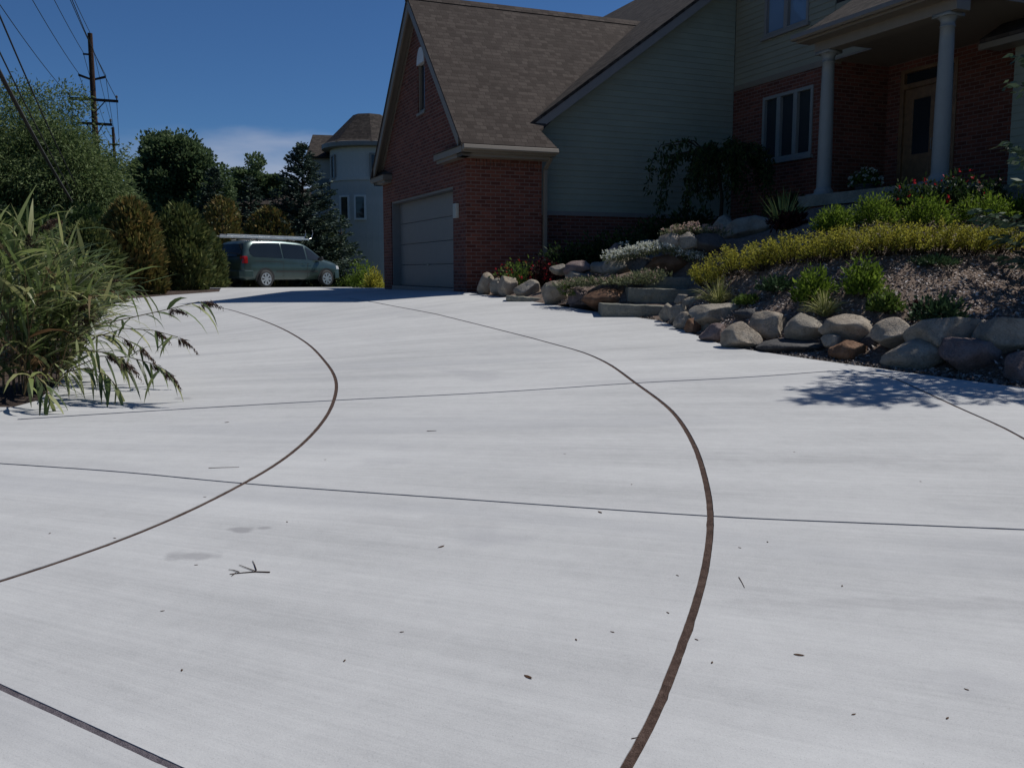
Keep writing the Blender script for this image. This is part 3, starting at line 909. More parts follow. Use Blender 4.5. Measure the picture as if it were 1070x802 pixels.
# ---- siding wing under the big gable (faces the camera)
SY, RX, RZ, RS = .44, 1.26, 2.92, .725     # wall plane, eave x and z, roof slope
WCX = 6.75
def lap_wall(name, lo, hi, xmin, xmax, plane, axis, m, expo=.125):
    """clapboards: each course a tilted board; xmin/xmax give its ends at a height"""
    mb = MB()
    z = lo
    while z < hi:
        z1 = min(z + expo, hi)
        a0, a1, b0, b1 = xmin(z), xmin(z1), xmax(z), xmax(z1)
        if b0 - a0 > .02 and b1 - a1 > .0:
            q = lambda s, off, zz: (s, plane + off, zz) if axis == 'x' else (plane + off, s, zz)
            mb.poly([q(a0, -.016, z), q(b0, -.016, z), q(b1, -.002, z1), q(a1, -.002, z1)])
            mb.poly([q(a0, -.016, z), q(b0, -.016, z), q(b0, .0, z), q(a0, .0, z)])
        z += expo
    return mb.build(name, m, house, uv=True)
def roof_z(x): return RZ + RS * (x - RX)
zb = Z(1.30)
MB().box((1.66, SY, base), (WCX - .003, SY + .2, zb - .09)).build('brick_plinth', M['brick'], house, uv=True)
MB().box((1.66, SY - .03, zb - .09), (WCX, SY + .2, zb)).build('water_table', M['trim_grey'], house)
lap_wall('siding_wall', zb + .002, Z(roof_z(WCX)) - .1, lambda z: max(1.66, RX + (z - Z(RZ) + .12) / RS), lambda z: WCX - .02, SY, 'x', M['siding'])
MB().prism([(1.66, SY + .004, zb), (WCX - .003, SY + .004, zb), (WCX - .003, SY + .004, Z(roof_z(WCX)) - .1), (1.66, SY + .004, Z(roof_z(1.66)) - .1)], (0, .19, 0)).build('sheathing', M['siding'], house, uv=True)
MB().box((1.60, SY - .03, zb + .002), (1.68, SY + .1, Z(roof_z(1.66)) - .13)).build('corner_board', M['trim_grey'], house)
# main roof, ridge along the depth of the house
mr = MB()
xk = 9.4
mr.prism([(RX, SY - .36, Z(RZ)), (RX, 12, Z(RZ)), (xk, 12, Z(roof_z(xk))), (xk, SY - .36, Z(roof_z(xk)))], (0, 0, -.08))
mr.prism([(xk, SY - .36, Z(roof_z(xk))), (xk, 12, Z(roof_z(xk))), (xk + 8, 12, Z(RZ)), (xk + 8, SY - .36, Z(RZ))], (0, 0, -.08))
mr.build('main_roof', M['shingle_far'], house, uv=True)
rb = MB()
z0, z1 = Z(RZ) - .083, Z(roof_z(xk)) - .083
rb.prism([(RX, SY - .34, z0), (xk, SY - .34, z1), (xk, SY - .34, z1 - .20), (RX, SY - .34, z0 - .20)], (0, .04, 0))
rb.prism([(RX, SY - .30, z0 - .02), (xk, SY - .30, z1 - .02), (xk, SY - .30, z1 - .045), (RX, SY - .30, z0 - .045)], (0, .29, 0))
rb.build('rake_board', M['trim_grey'], house)
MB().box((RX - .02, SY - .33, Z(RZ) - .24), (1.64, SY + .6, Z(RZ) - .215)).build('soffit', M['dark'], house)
# ---- front block: brick below, siding above, triple window, upper window
BZ, TOPZ = 4.11, 7.1
FY0, FY1 = SY, -2.82
y0w, y1w, z0w, z1w = -2.28, -.66, 2.40, 3.80
def xwall(mb, xp, ya_, yb_, za, zb_, t=.2): mb.box((xp, min(ya_, yb_), za), (xp + t, max(ya_, yb_), zb_))
b = MB()
xwall(b, WCX, FY0 + .17, y1w, base, Z(BZ)); xwall(b, WCX, y0w, FY1, base, Z(BZ))
xwall(b, WCX, y1w, y0w, base, Z(z0w)); xwall(b, WCX, y1w, y0w, Z(z1w), Z(BZ))
b.build('front_brick_wall', M['brick'], house, uv=True)
def triple(y0, y1, z0, z1, xp, n, name_lab=None, m_fr=M['col_white'], gm=M['glass']):
    """window of n casements in the wall plane xp"""
    wd = thing('window', None, None); wd.parent = house
    if name_lab: wd['label'] = name_lab
    f = MB()
    t = .07
    f.box((xp - .03, y0, z0), (xp + .09, y0 + t, z1)); f.box((xp - .03, y1 - t, z0), (xp + .09, y1, z1))
    f.box((xp - .03, y0 + t, z1 - t), (xp + .09, y1 - t, z1)); f.box((xp - .03, y0 + t, z0), (xp + .09, y1 - t, z0 + t))
    for k in range(1, n):
        yy = y0 + (y1 - y0) * k / n
        f.box((xp - .03, yy - .06, z0 + t), (xp + .09, yy + .06, z1 - t))
    f.build('frame', m_fr, wd, bevel=.006)
    MB().box((xp - .08, y0 - .05, z0 - .07), (xp + .09, y1 + .05, z0 - .002)).build('sill', m_fr, wd, bevel=.006)
    for k in range(n):
        ya_, yb_ = y0 + (y1 - y0) * k / n + .06, y0 + (y1 - y0) * (k + 1) / n - .06
        MB().box((xp + .05, ya_, z0 + t), (xp + .06, yb_, z1 - t)).build('pane', gm, wd)
    return wd
triple(y0w, y1w, Z(z0w), Z(z1w), WCX, 3, 'triple casement window with pale frame in the red brick front')
uy0, uy1, uz0, uz1 = -2.05, -.62, 5.08, 6.6
xq = WCX + .03
lap = lambda n_, a, b_, l, h: lap_wall(n_, l, h, lambda z: a, lambda z: b_, WCX, 'y', M['siding_tan'])
MB().box((WCX - .025, FY1, Z(BZ)), (WCX + .2, FY0 - .02, Z(BZ) + .12)).build('band_board', M['trim'], house)
lap('upper_siding', FY1, FY0 - .02, Z(BZ) + .122, Z(uz0))
lap('upper_siding', uy1, FY0 - .02, Z(uz0), Z(uz1)); lap('upper_siding', FY1, uy0, Z(uz0), Z(uz1)); lap('upper_siding', FY1, FY0 - .02, Z(uz1), Z(TOPZ))
bk = MB()
bk.box((WCX + .004, FY1, Z(BZ) + .122), (WCX + .2, FY0, Z(uz0))); bk.box((WCX + .004, uy1, Z(uz0)), (WCX + .2, FY0, Z(uz1)))
bk.box((WCX + .004, FY1, Z(uz0)), (WCX + .2, uy0, Z(uz1))); bk.box((WCX + .004, FY1, Z(uz1)), (WCX + .2, FY0, Z(TOPZ)))
bk.build('sheathing', M['siding_tan'], house, uv=True)
triple(uy0, uy1, Z(uz0), Z(uz1), WCX, 2, 'upper two light window with blue sky reflection painted into its panes', M['trim_grey'], M['glass_blue'])
# return wall of the porch recess and the upper storey over it
PX = 8.19
WGY = -6.40                                 # where the far wing starts
b = MB()
b.box((WCX + .2, FY1, base), (PX, FY1 + .2, Z(4.4)))
DY0, DY1, DT = -4.56, -3.17, 4.0            # door unit
b.box((PX, DY1, base), (PX + .2, FY1 + .2, Z(4.4)))
b.box((PX, WGY, base), (PX + .2, DY0, Z(4.4)))
b.box((PX, DY0, Z(DT)), (PX + .2, DY1, Z(4.4)))
b.box((PX, DY0, base), (PX + .2, DY1, Z(1.36)))
b.build('porch_brick_wall', M['brick'], house, uv=True)
MB().box((WCX + .2, FY1 - .004, Z(4.7)), (12, FY1 + .2, Z(TOPZ))).build('upper_side_wall', M['siding_tan'], house, uv=True)
# hip roof over the tall front block
hp = MB()
ox = .25
a_, b_, c_, d_ = (WCX - ox, FY1 - ox, Z(TOPZ)), (13, FY1 - ox, Z(TOPZ)), (13, FY0 + .3, Z(TOPZ)), (WCX - ox, FY0 + .3, Z(TOPZ))
hp.add([a_, b_, c_, d_, (8.6, -1.2, Z(TOPZ + 1.5)), (12, -1.2, Z(TOPZ + 1.5))], [(0, 1, 5, 4), (0, 4, 3), (1, 2, 5), (4, 5, 2, 3), (3, 2, 1, 0)])
hp.build('front_roof', M['shingle_far'], house, uv=True)
# ---- front door unit
fd = thing('front_door', None, None); fd.parent = house; fd['label'] = 'varnished wooden front door with tall glass, sidelight and dark transom'
z0, z1 = Z(1.38), Z(3.62)
f = MB()
f.box((PX - .02, DY0, z0), (PX + .12, DY0 + .09, Z(DT))); f.box((PX - .02, DY1 - .09, z0), (PX + .12, DY1, Z(DT)))
f.box((PX - .02, DY0 + .09, z1), (PX + .12, DY1 - .09, z1 + .1)); f.box((PX - .02, DY0 + .09, Z(DT) - .07), (PX + .12, DY1 - .09, Z(DT)))
ysl = DY0 + .09 + .27
f.box((PX - .02, ysl, z0), (PX + .12, ysl + .07, z1))
f.build('frame', M['wood_door'], fd, bevel=.006)
MB().box((PX + .06, DY0 + .09, z1 + .1), (PX + .07, DY1 - .09, Z(DT) - .07)).build('transom_pane', M['glass'], fd)
MB().box((PX + .06, DY0 + .09, z0 + .1), (PX + .07, ysl, z1)).build('sidelight_pane', M['glass'], fd)
lf = MB()
la, lb = ysl + .07, DY1 - .09
ga, gb, gz0, gz1 = la + .22, lb - .22, z0 + .95, z1 - .22
lf.box((PX + .03, la, z0), (PX + .08, ga, z1)); lf.box((PX + .03, gb, z0), (PX + .08, lb, z1))
lf.box((PX + .03, ga, z0), (PX + .08, gb, gz0)); lf.box((PX + .03, ga, gz1), (PX + .08, gb, z1))
lf.box((PX + .015, ga - .04, z0 + .2), (PX + .031, gb + .04, gz0 - .12))
lf.build('door_leaf', M['wood_door'], fd, bevel=.008)
MB().box((PX + .05, ga, gz0), (PX + .06, gb, gz1)).build('pane', M['glass'], fd)
MB().tube([(PX + .0, la + .08, z0 + 1.0), (PX - .06, la + .08, z0 + 1.0), (PX - .06, la + .08, z0 + 1.2), (PX, la + .08, z0 + 1.2)], .012, 6).build('handle', M['metal'], fd)
# ---- porch: floor, two columns, beam, ceiling, roof
PYL, PYR = -3.86, -7.08
MB().box((5.12, PYR, Z(1.18)), (PX, PYL + .0, Z(1.38))).box((WCX + .0, PYL, Z(1.18)), (PX, FY1, Z(1.38))).build('porch_floor', M['slab'], house, uv=True)
MB().box((5.24, PYR, Z(.6)), (PX, PYL - .1, Z(1.178))).build('porch_base', M['brick'], house, uv=True)
CXX = 5.44
for cy in (-4.18, -6.80):
    cl = MB()
    h0, h1 = Z(1.38), Z(3.93)
    hh = h1 - h0
    pr = [(.18, 0), (.18, .05), (.165, .055), (.17, .085), (.155, .11), (.135, .13)]
    for k in range(13):
        t = k / 12
        pr.append((.13 - .026 * t ** 1.6, .16 + (hh - .36) * t))
    pr += [(.115, hh - .195), (.115, hh - .175), (.104, hh - .17), (.104, hh - .11), (.135, hh - .06), (.15, hh - .05)]
    cl.lathe(pr, (CXX, cy, h0), 28)
    cl.box((CXX - .165, cy - .165, h1 - .05), (CXX + .165, cy + .165, h1))
    cl.box((CXX - .22, cy - .22, h0 - .003), (CXX + .22, cy + .22, h0 + .03))
    o = cl.build('column', M['col_white'], house)
    for p in o.data.polygons: p.use_smooth = len(p.vertices) == 4 and abs(p.normal.z) < .9
pb = MB()
pb.box((5.30, PYR, Z(3.932)), (5.58, PYL - .1, Z(4.16)))
pb.build('porch_beam', M['trim'], house, bevel=.006)
MB().box((5.58, PYR, Z(4.165)), (PX, PYL + .0, Z(4.20))).box((WCX + .002, PYL + .002, Z(4.165)), (PX, FY1, Z(4.20))).build('porch_ceiling', M['trim'], house)
pr_ = MB()
ps = .62
xe, ze = 5.02, 4.24
def pz(x): return ze + ps * (x - xe)
pr_.prism([(xe, PYL + .04, Z(ze)), (8.4, PYL + .04, Z(pz(8.4))), (8.4, -13.5, Z(pz(8.4))), (xe, PYR - .0, Z(ze))][:2] + [(8.4, PYR, Z(pz(8.4))), (xe, PYR, Z(ze))], (0, 0, -.07))
pr_.prism([(8.4, FY1, Z(pz(8.4))), (8.4, PYR, Z(pz(8.4))), (12.5, PYR, Z(4.2)), (12.5, FY1, Z(4.2))], (0, 0, -.07))
pr_.prism([(WCX + .02, FY1 - .0, Z(pz(WCX)) ), (8.4, FY1, Z(pz(8.4))), (8.4, PYL + .04, Z(pz(8.4))), (WCX + .02, PYL + .04, Z(pz(WCX)))], (0, 0, -.07))
pr_.build('porch_roof', M['shingle_far'], house, uv=True)
e = MB()
e.box((xe - .02, PYR, Z(ze) - .14), (xe + .02, PYL + .04, Z(ze) - .072)); e.box((xe + .02, PYR, Z(ze) - .135), (5.30, PYL + .04, Z(ze) - .11))
e.prism([(xe, PYL + .045, Z(ze) - .0), (WCX, PYL + .045, Z(pz(WCX))), (WCX, PYL + .045, Z(pz(WCX)) - .2), (xe, PYL + .045, Z(ze) - .14)], (0, -.035, 0))
e.build('porch_fascia', M['trim'], house)
e = MB()
e.prism([(xe - .02 + q, PYL + .06, Z(ze) - .10 + r_) for q, r_ in [(0, 0), (0, .09), (-.10, .10), (-.13, .02), (-.10, -.01)]], (0, PYR - PYL - .06, 0))
e.build('gutter', M['trim'], house)
WX = 7.4
# closed end of the porch roof and the strip of wall over the recess
MB().prism([(5.32, PYL - .02, Z(4.203)), (8.38, PYL - .02, Z(4.203)), (8.38, PYL - .02, Z(pz(8.38)) - .075), (5.32, PYL - .02, Z(pz(5.32)) - .075)], (0, -.1, 0)).build('porch_gable', M['siding_tan'], house, uv=True)
MB().box((WCX + .004, PYL - .018, Z(4.203)), (WCX + .16, FY1 - .002, Z(pz(WCX)) - .075)).build('recess_header', M['siding_tan'], house, uv=True)
# ---- far wing beyond the porch, siding, lower eave
lap_wall('wing_siding', Z(.5), Z(3.75), lambda z: -13.0, lambda z: WGY - .02, WX, 'y', M['siding'])
MB().box((WX + .004, -13, Z(.3)), (PX + .2, WGY - .01, Z(3.75))).build('wing_wall', M['siding'], house, uv=True)
wr = MB()
wr.prism([(6.95, WGY + .32, Z(3.85)), (8.38, WGY + .32, Z(3.85 + .62 * 1.43)), (8.38, -13.3, Z(3.85 + .62 * 1.43)), (6.95, -13.3, Z(3.85))], (0, 0, -.07))
wr.build('wing_roof', M['shingle'], house, uv=True)
e = MB()
e.box((6.93, -13.3, Z(3.68)), (6.99, WGY + .32, Z(3.778))); e.box((6.99, -13.3, Z(3.70)), (WX, WGY + .30, Z(3.73)))
e.build('gutter', M['trim'], house)

# ================================================================== NEIGHBOUR HOUSES
def at(px, py, Y):
    p = P(px, py, Y)
    return p
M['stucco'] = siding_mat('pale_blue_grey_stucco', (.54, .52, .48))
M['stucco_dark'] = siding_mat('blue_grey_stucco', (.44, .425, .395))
YN = 50.
tp = at(388, 285, YN)
gz = float(zd(YN))
nb = thing('neighbor_house', 'pale blue house with round turret seen past the garage corner', 'house', (tp[0], tp[1], gz), R(12))
def zz(py, Y=YN): return float(at(388, py, Y)[2]) - gz
ze_n, zt_n = zz(156), zz(121)
zmid = zz(192)
Rt = 2.05
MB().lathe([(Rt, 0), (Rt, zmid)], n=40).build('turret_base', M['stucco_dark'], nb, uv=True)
MB().lathe([(Rt + .06, zmid), (Rt + .06, zmid + .18)], n=40).build('band', M['stucco'], nb)
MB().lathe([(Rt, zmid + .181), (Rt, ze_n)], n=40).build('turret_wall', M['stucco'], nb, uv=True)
MB().lathe([(Rt + .35, ze_n - .12), (Rt + .42, ze_n - .1), (Rt + .42, ze_n + .12), (Rt + .36, ze_n + .14)], n=40).build('turret_cornice', M['trim_grey'], nb)
MB().lathe([(Rt + .46, ze_n + .10), (Rt + .2, ze_n + .28), (.80, zt_n), (.01, zt_n + .05)], n=8).build('turret_roof', M['shingle_far'], nb, uv=True)
def turret_window(az, z0, z1, wdt, nm='window', arch=False):
    wd = MB()
    a = R(az)
    d = np.array((math.cos(a), math.sin(a), 0)); s = np.array((-math.sin(a), math.cos(a), 0)); u = np.array((0, 0, 1.))
    c = d * (Rt - .25)
    def quadbox(mb, s0, s1, za, zb, depth):
        pts = [c + s * s0 + u * za, c + s * s1 + u * za, c + s * s1 + u * zb, c + s * s0 + u * zb]
        mb.prism(pts, d * depth)
    k = wdt / 2
    quadbox(wd, -k, -k + .09, z0, z1, .34); quadbox(wd, k - .09, k, z0, z1, .34); quadbox(wd, -k + .09, k - .09, z1 - .09, z1, .34); quadbox(wd, -k + .09, k - .09, z0, z0 + .09, .34)
    o = wd.build(nm, M['trim_grey'] if not arch else M['white_frame'], nb)
    pn = MB(); quadbox(pn, -k + .09, k - .09, z0 + .09, z1 - .09, .30)
    pn.build('pane', M['glass'], o)
ang0 = math.degrees(math.atan2(-tp[1], -tp[0])) - 12
turret_window(ang0 - 62, zz(190), zz(165), .42)
turret_window(ang0 + 10, zz(190), zz(165), .7)
for da in (-38, -14):
    turret_window(ang0 + da, zz(232), zz(207), .62, arch=True)
# gabled wing beside the turret and the main block behind
lw = MB()
xl0, xl1 = -3.05, -1.45
yl0, yl1 = .9, 7.
ezl, rzl = zz(168, 52), zz(139, 52)
lw.box((xl0, yl0, 0), (xl1, yl1, ezl))
lw.box((xl1, 1.2, 0), (9, 9, ze_n - .2))
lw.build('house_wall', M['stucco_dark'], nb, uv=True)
gr = MB()
gr.prism([(xl0 - .25, yl0 - .3, ezl), (xl1 + .6, yl0 - .3, ezl), (xl1 + .6, yl0 + 2.4, rzl), (xl0 + .15, yl0 + 2.4, rzl)], (0, 0, -.1))
gr.prism([(xl0 - .25, yl0 + 6.2, ezl), (xl1 + .6, yl0 + 6.2, ezl), (xl1 + .6, yl0 + 2.4, rzl), (xl0 + .15, yl0 + 2.4, rzl)], (0, 0, -.1))
gr.prism([(xl0 - .25, yl0 - .3, ezl), (xl0 + .15, yl0 + 2.4, rzl), (xl0 - .25, yl0 + 6.2, ezl)], (.1, 0, -.1))
gr.prism([(-1.2, .8, ze_n - .1), (9.5, .8, ze_n - .1), (6., 5, zt_n + .4), (1.2, 5, zt_n + .1)], (0, 0, -.1))
gr.prism([(9.5, 9.5, ze_n - .1), (-1.2, 9.5, ze_n - .1), (1.2, 5, zt_n + .1), (6, 5, zt_n + .4)], (0, 0, -.1))
gr.build('house_roof', M['shingle_far'], nb, uv=True)
f = MB(); f.box((-2.75, yl0 - .06, zz(213, 51)), (-2.0, yl0 + .02, zz(188, 51))); o = f.build('window', M['trim_grey'], nb)
p_ = MB(); p_.box((-2.67, yl0 - .08, zz(212, 51)), (-2.08, yl0 - .055, zz(189, 51))); p_.build('pane', M['glass'], o)

q = at(288, 285, 72)
gz2 = float(zd(72))
rh = thing('ranch_house', 'low house with plain brown roof glimpsed between the trees', 'house', (q[0], q[1], gz2), R(8))
er, rr = float(at(288, 214, 72)[2]) - gz2, float(at(288, 193, 72)[2]) - gz2
MB().box((-5, 0, 0), (6, 6, er)).build('house_wall', M['brick'], rh, uv=True)
g_ = MB()
g_.prism([(-5.5, -.5, er), (6.5, -.5, er), (6.5, 3, rr), (-5.5, 3, rr)], (0, 0, -.12)); g_.prism([(-5.5, 6.5, er), (6.5, 6.5, er), (6.5, 3, rr), (-5.5, 3, rr)], (0, 0, -.12))
g_.build('roof', M['shingle_far'], rh, uv=True)
f = MB().box((-1, -.06, 1.0), (.6, .02, 2.1)); o = f.build('window', M['trim_grey'], rh)
MB().box((-.92, -.075, 1.08), (.52, -.061, 2.02)).build('pane', M['glass'], o)

# ================================================================== UTILITY POLES AND WIRES
Y1, Y2 = 54., 88.
t1, t2 = at(94, 35, Y1), at(118, 133, Y2)
lean = lambda p, g: [(p[0], p[1], g - .5), (p[0], p[1], p[2])]
def pole(top, label, arms, scale_r=.17):
    g = float(zd(top[1]))
    o = thing('utility_pole', label, 'utility pole', (top[0], top[1], g), TH, 'utility poles along the road')
    h = top[2] - g
    MB().tube([(0, 0, -.4), (0, 0, h * .5), (0, 0, h)], [scale_r * 1.25, scale_r * 1.05, scale_r * .8], 10).build('pole_shaft', M['pole_wood'], o)
    for (zr, half, br) in arms:
        z = h + zr
        a = MB().box((-half, -.30, z - .07), (half, -.18, z + .07)).build('crossarm', M['pole_wood'], o)
        if br:
            b = MB()
            for s in (-1, 1): b.tube([(s * half * .45, -.24, z - .07), (0, -.2, z - .75)], .03, 5)
            b.build('arm_brace', M['pole_wood'], a)
        for xx in ([-half + .08, half - .08] if half > .8 else [-half + .05]):
            MB().lathe([(.03, .07), (.03, .15), (.07, .17), (.05, .24), (.07, .27), (.02, .33)], (xx, -.24, z), 8).build('insulator', M['pale_plate'] if half < .3 else M['wire'], a)
    return o, h, g
zoff = lambda py: float(at(94, py, Y1)[2]) - t1[2]
pole(t1, 'tall brown utility pole with two long crossarms above the willows', [(zoff(105), 1.30, True), (zoff(130), .92, True)])
p1 = [o for o in bpy.data.objects if o.name == 'utility_pole'][0]
h1 = t1[2] - float(zd(Y1))
br = MB()
br.box((-.42, -.06, h1 + zoff(57) - .05), (-.1, .06, h1 + zoff(57) + .03))
br.build('bracket', M['pole_wood'], p1)
for s in (-1, 1):
    MB().prism([(s * .1, -.05, h1 + zoff(84)), (s * .1, -.05, h1 + zoff(82)), (s * .72, -.05, h1 + zoff(78)), (s * .72, -.05, h1 + zoff(80.5))], (0, .1, 0)).build('bracket', M['pole_wood'], p1)
pole(t2, 'more distant utility pole rising just past the willow tops', [(-1.6, .5, False)], .16)
road_d = (t2 - t1); road_d[2] = 0; road_d /= np.linalg.norm(road_d)
t0 = t1 - road_d * 36.; t0[2] = t1[2] - .2
if t0[0] / t0[1] > -.585: t0[0] = -.585 * t0[1]
side = np.array((road_d[1], -road_d[0], 0))
def wire(name, a, b, sag, r, label, m=M['wire'], grp='power lines along the road'):
    n = 24
    t = np.linspace(0, 1, n)[:, None]
    p = a + (b - a) * t
    p[:, 2] -= (4 * sag * t * (1 - t))[:, 0]
    o = MB().tube(p, r, 5, False).build(name, m, smooth=True)
    return tag(o, label, 'power line' if name == 'power_line' else 'cable', grp)
def arm_pt(t, off, dz): return np.array((t[0], t[1], t[2] + dz)) + side * off - road_d * .24
for off, dz, lab in [(-1.22, zoff(102.5), 'power line on the outer end of the long upper crossarm'), (1.22, zoff(102.5), 'power line on the road end of the long upper crossarm'),
                     (-.4, zoff(56), 'power line held by the single bracket below the pole top'), (-.7, zoff(78), 'power line on the outer arm of the double bracket'),
                     (.7, zoff(78), 'power line on the house facing arm of the double bracket'), (0, .02, 'power line tied to the very top of the pole')]:
    a0 = arm_pt(t0, off, dz)
    mid = arm_pt(t1, off, dz)
    w_ = wire('power_line', a0, mid, .45, .016, lab)
    wire('power_line', mid, arm_pt(t2, off * .4, max(dz, -1.5)), .5, .016, lab.replace('power line', 'far span of the power line'))
for k, (dz, off, r) in enumerate([(0, 0, .055), (.35, .12, .02), (-.14, .1, .035), (.95, .3, .022)]):
    ca, cb = at(0, 76, 23.8), at(57, 186, 34.)
    d = cb - ca
    a0 = ca - d * .55; b0 = cb + d * 1.3
    a0 = a0 + np.array((off, 0, dz)); b0 = b0 + np.array((off * .6, 0, dz * .6 + 1.0))
    wire('telephone_cable', a0, b0, .35, r, ['thick grey lashed telephone cable sweeping down before the willows', 'thin dark cable running just above the thick grey telephone cable',
         'medium cable hugging the underside of the thick telephone cable', 'uppermost thin cable well above the thick telephone cable'][k], M['cable'] if k in (0, 2) else M['wire'], 'telephone cables by the willows')

# ================================================================== MINIVAN
M['van_paint'] = None
m, nt, b = mat('grey_green_metallic_paint')
n = ntex(nt, coord(nt), 3., 5)
nt.links.new(ramp(nt, n, [(.3, (.042, .072, .07)), (.7, (.055, .09, .087))]), b.inputs['Base Color'])
b.inputs['Metallic'].default_value = .45; b.inputs['Roughness'].default_value = .32
b.inputs['Coat Weight'].default_value = .45; b.inputs['Coat Roughness'].default_value = .06
M['van_paint'] = m
M['rubber'] = plain('tyre_rubber', (.022, .022, .022), .8)
M['black_plastic'] = plain('black_plastic', (.03, .03, .03), .55)
M['alloy'] = plain('silver_wheel_cover', (.5, .5, .5), .3, .7)
M['alu'] = plain('aluminium_ladder', (.62, .62, .62), .3, .75)
M['tail_red'] = plain('red_lamp_lens', (.30, .012, .012), .15)
M['clear_lens'] = plain('clear_lamp_lens', (.5, .5, .48), .12)
M['tint'] = glass('privacy_glass', (.012, .016, .018), .03)
VH = R(52)
VY = 34.3
rw = P(277, 300.3, VY)
vdir = np.array((math.cos(VH), math.sin(VH))); vleft = np.array((-vdir[1], vdir[0]))
vc = rw[:2] + 1.42 * vdir + .90 * vleft
gv = float(zd(vc[1]))
van = thing('minivan', 'grey green minivan with tinted windows parked beyond the drive, ladder on its roof', 'minivan', (vc[0], vc[1], gv), VH)
tx = np.array([-2.40, -2.36, -2.28, -2.15, -2.0, -1.8, -1.2, -.4, .3, .55, .8, 1.1, 1.35, 1.5, 1.9, 2.15, 2.32, 2.42, 2.46])
tz = np.array([.80, 1.06, 1.32, 1.60, 1.70, 1.745, 1.77, 1.77, 1.73, 1.68, 1.55, 1.36, 1.20, 1.11, 1.02, .95, .87, .78, .66])
def ztop(x): return float(np.interp(x, tx, tz))
def belt(x): return float(np.interp(x, [-2.4, -1.5, .5, 1.4, 2.46], [1.10, 1.08, 1.02, .98, .70]))
def hw(x): return float(np.interp(x, [-2.42, -2.3, -2.0, -1, 1, 1.9, 2.25, 2.46], [.80, .90, .955, .975, .975, .93, .82, .55]))
def roofw(x):
    zt = ztop(x)
    return hw(x) * float(np.interp(zt, [.7, 1.0, 1.2, 1.76], [.92, .88, .84, .755]))
def side_y(x, z):
    """half width of the body at height z"""
    zt, zb_ = ztop(x), min(belt(x), ztop(x) - .04)
    if z <= zb_: return hw(x) * float(np.interp(z, [.25, .45, .7, zb_], [.93, .985, 1.0, .985]))
    return float(np.interp(z, [zb_, max(zt - .05, zb_ + .01)], [hw(x) * .985, roofw(x)]))
xs_ = np.concatenate([np.linspace(-2.42, -2.0, 8), np.linspace(-1.8, 1.3, 18), np.linspace(1.42, 2.46, 10)])
vb = MB(); rows = []
for x in xs_:
    zt = ztop(x); zb_ = min(belt(x), zt - .06); zl = .30 if abs(x) < 2.2 else .36
    half = [(0, zt), (roofw(x) * .6, zt - .012), (roofw(x) * .93, zt - .03), (roofw(x) + .004, max(zt - .075, zb_ + .02))]
    for f_ in (.66, .33, .0):
        z = zb_ + (max(zt - .075, zb_ + .02) - zb_) * f_
        half.append((side_y(x, z), z))
    half += [(hw(x), .72 if zb_ > .74 else zb_ - .02), (hw(x) * .985, .48), (hw(x) * .93, zl), (0, zl)]
    ring = [(x, y, z) for y, z in half] + [(x, -y, z) for y, z in half[::-1][1:-1]]
    rows.append(ring)
k = len(rows[0])
fcs = [(i * k + j, i * k + (j + 1) % k, (i + 1) * k + (j + 1) % k, (i + 1) * k + j) for i in range(len(rows) - 1) for j in range(k)]
fcs += [tuple(range(k)), tuple(range((len(rows) - 1) * k, len(rows) * k))]
vb.add([v for r_ in rows for v in r_], fcs)
vb.build('body', M['van_paint'], van, smooth=True)
def side_panel(name, pts, m, s, off=.008, nz=4, par=van):
    """sheet following the flank: pts = list of (x, zlow, zhigh)"""
    mb = MB(); V = []; n = nz + 1
    for x, z0, z1 in pts:
        for i in range(n):
            z = z0 + (z1 - z0) * i / nz
            V.append((x, s * (side_y(x, z) + off), z))
    fc = [(i * n + j, i * n + j + 1, (i + 1) * n + j + 1, (i + 1) * n + j) for i in range(len(pts) - 1) for j in range(nz)]
    mb.add(V, fc)
    return mb.build(name, m, par, smooth=True)
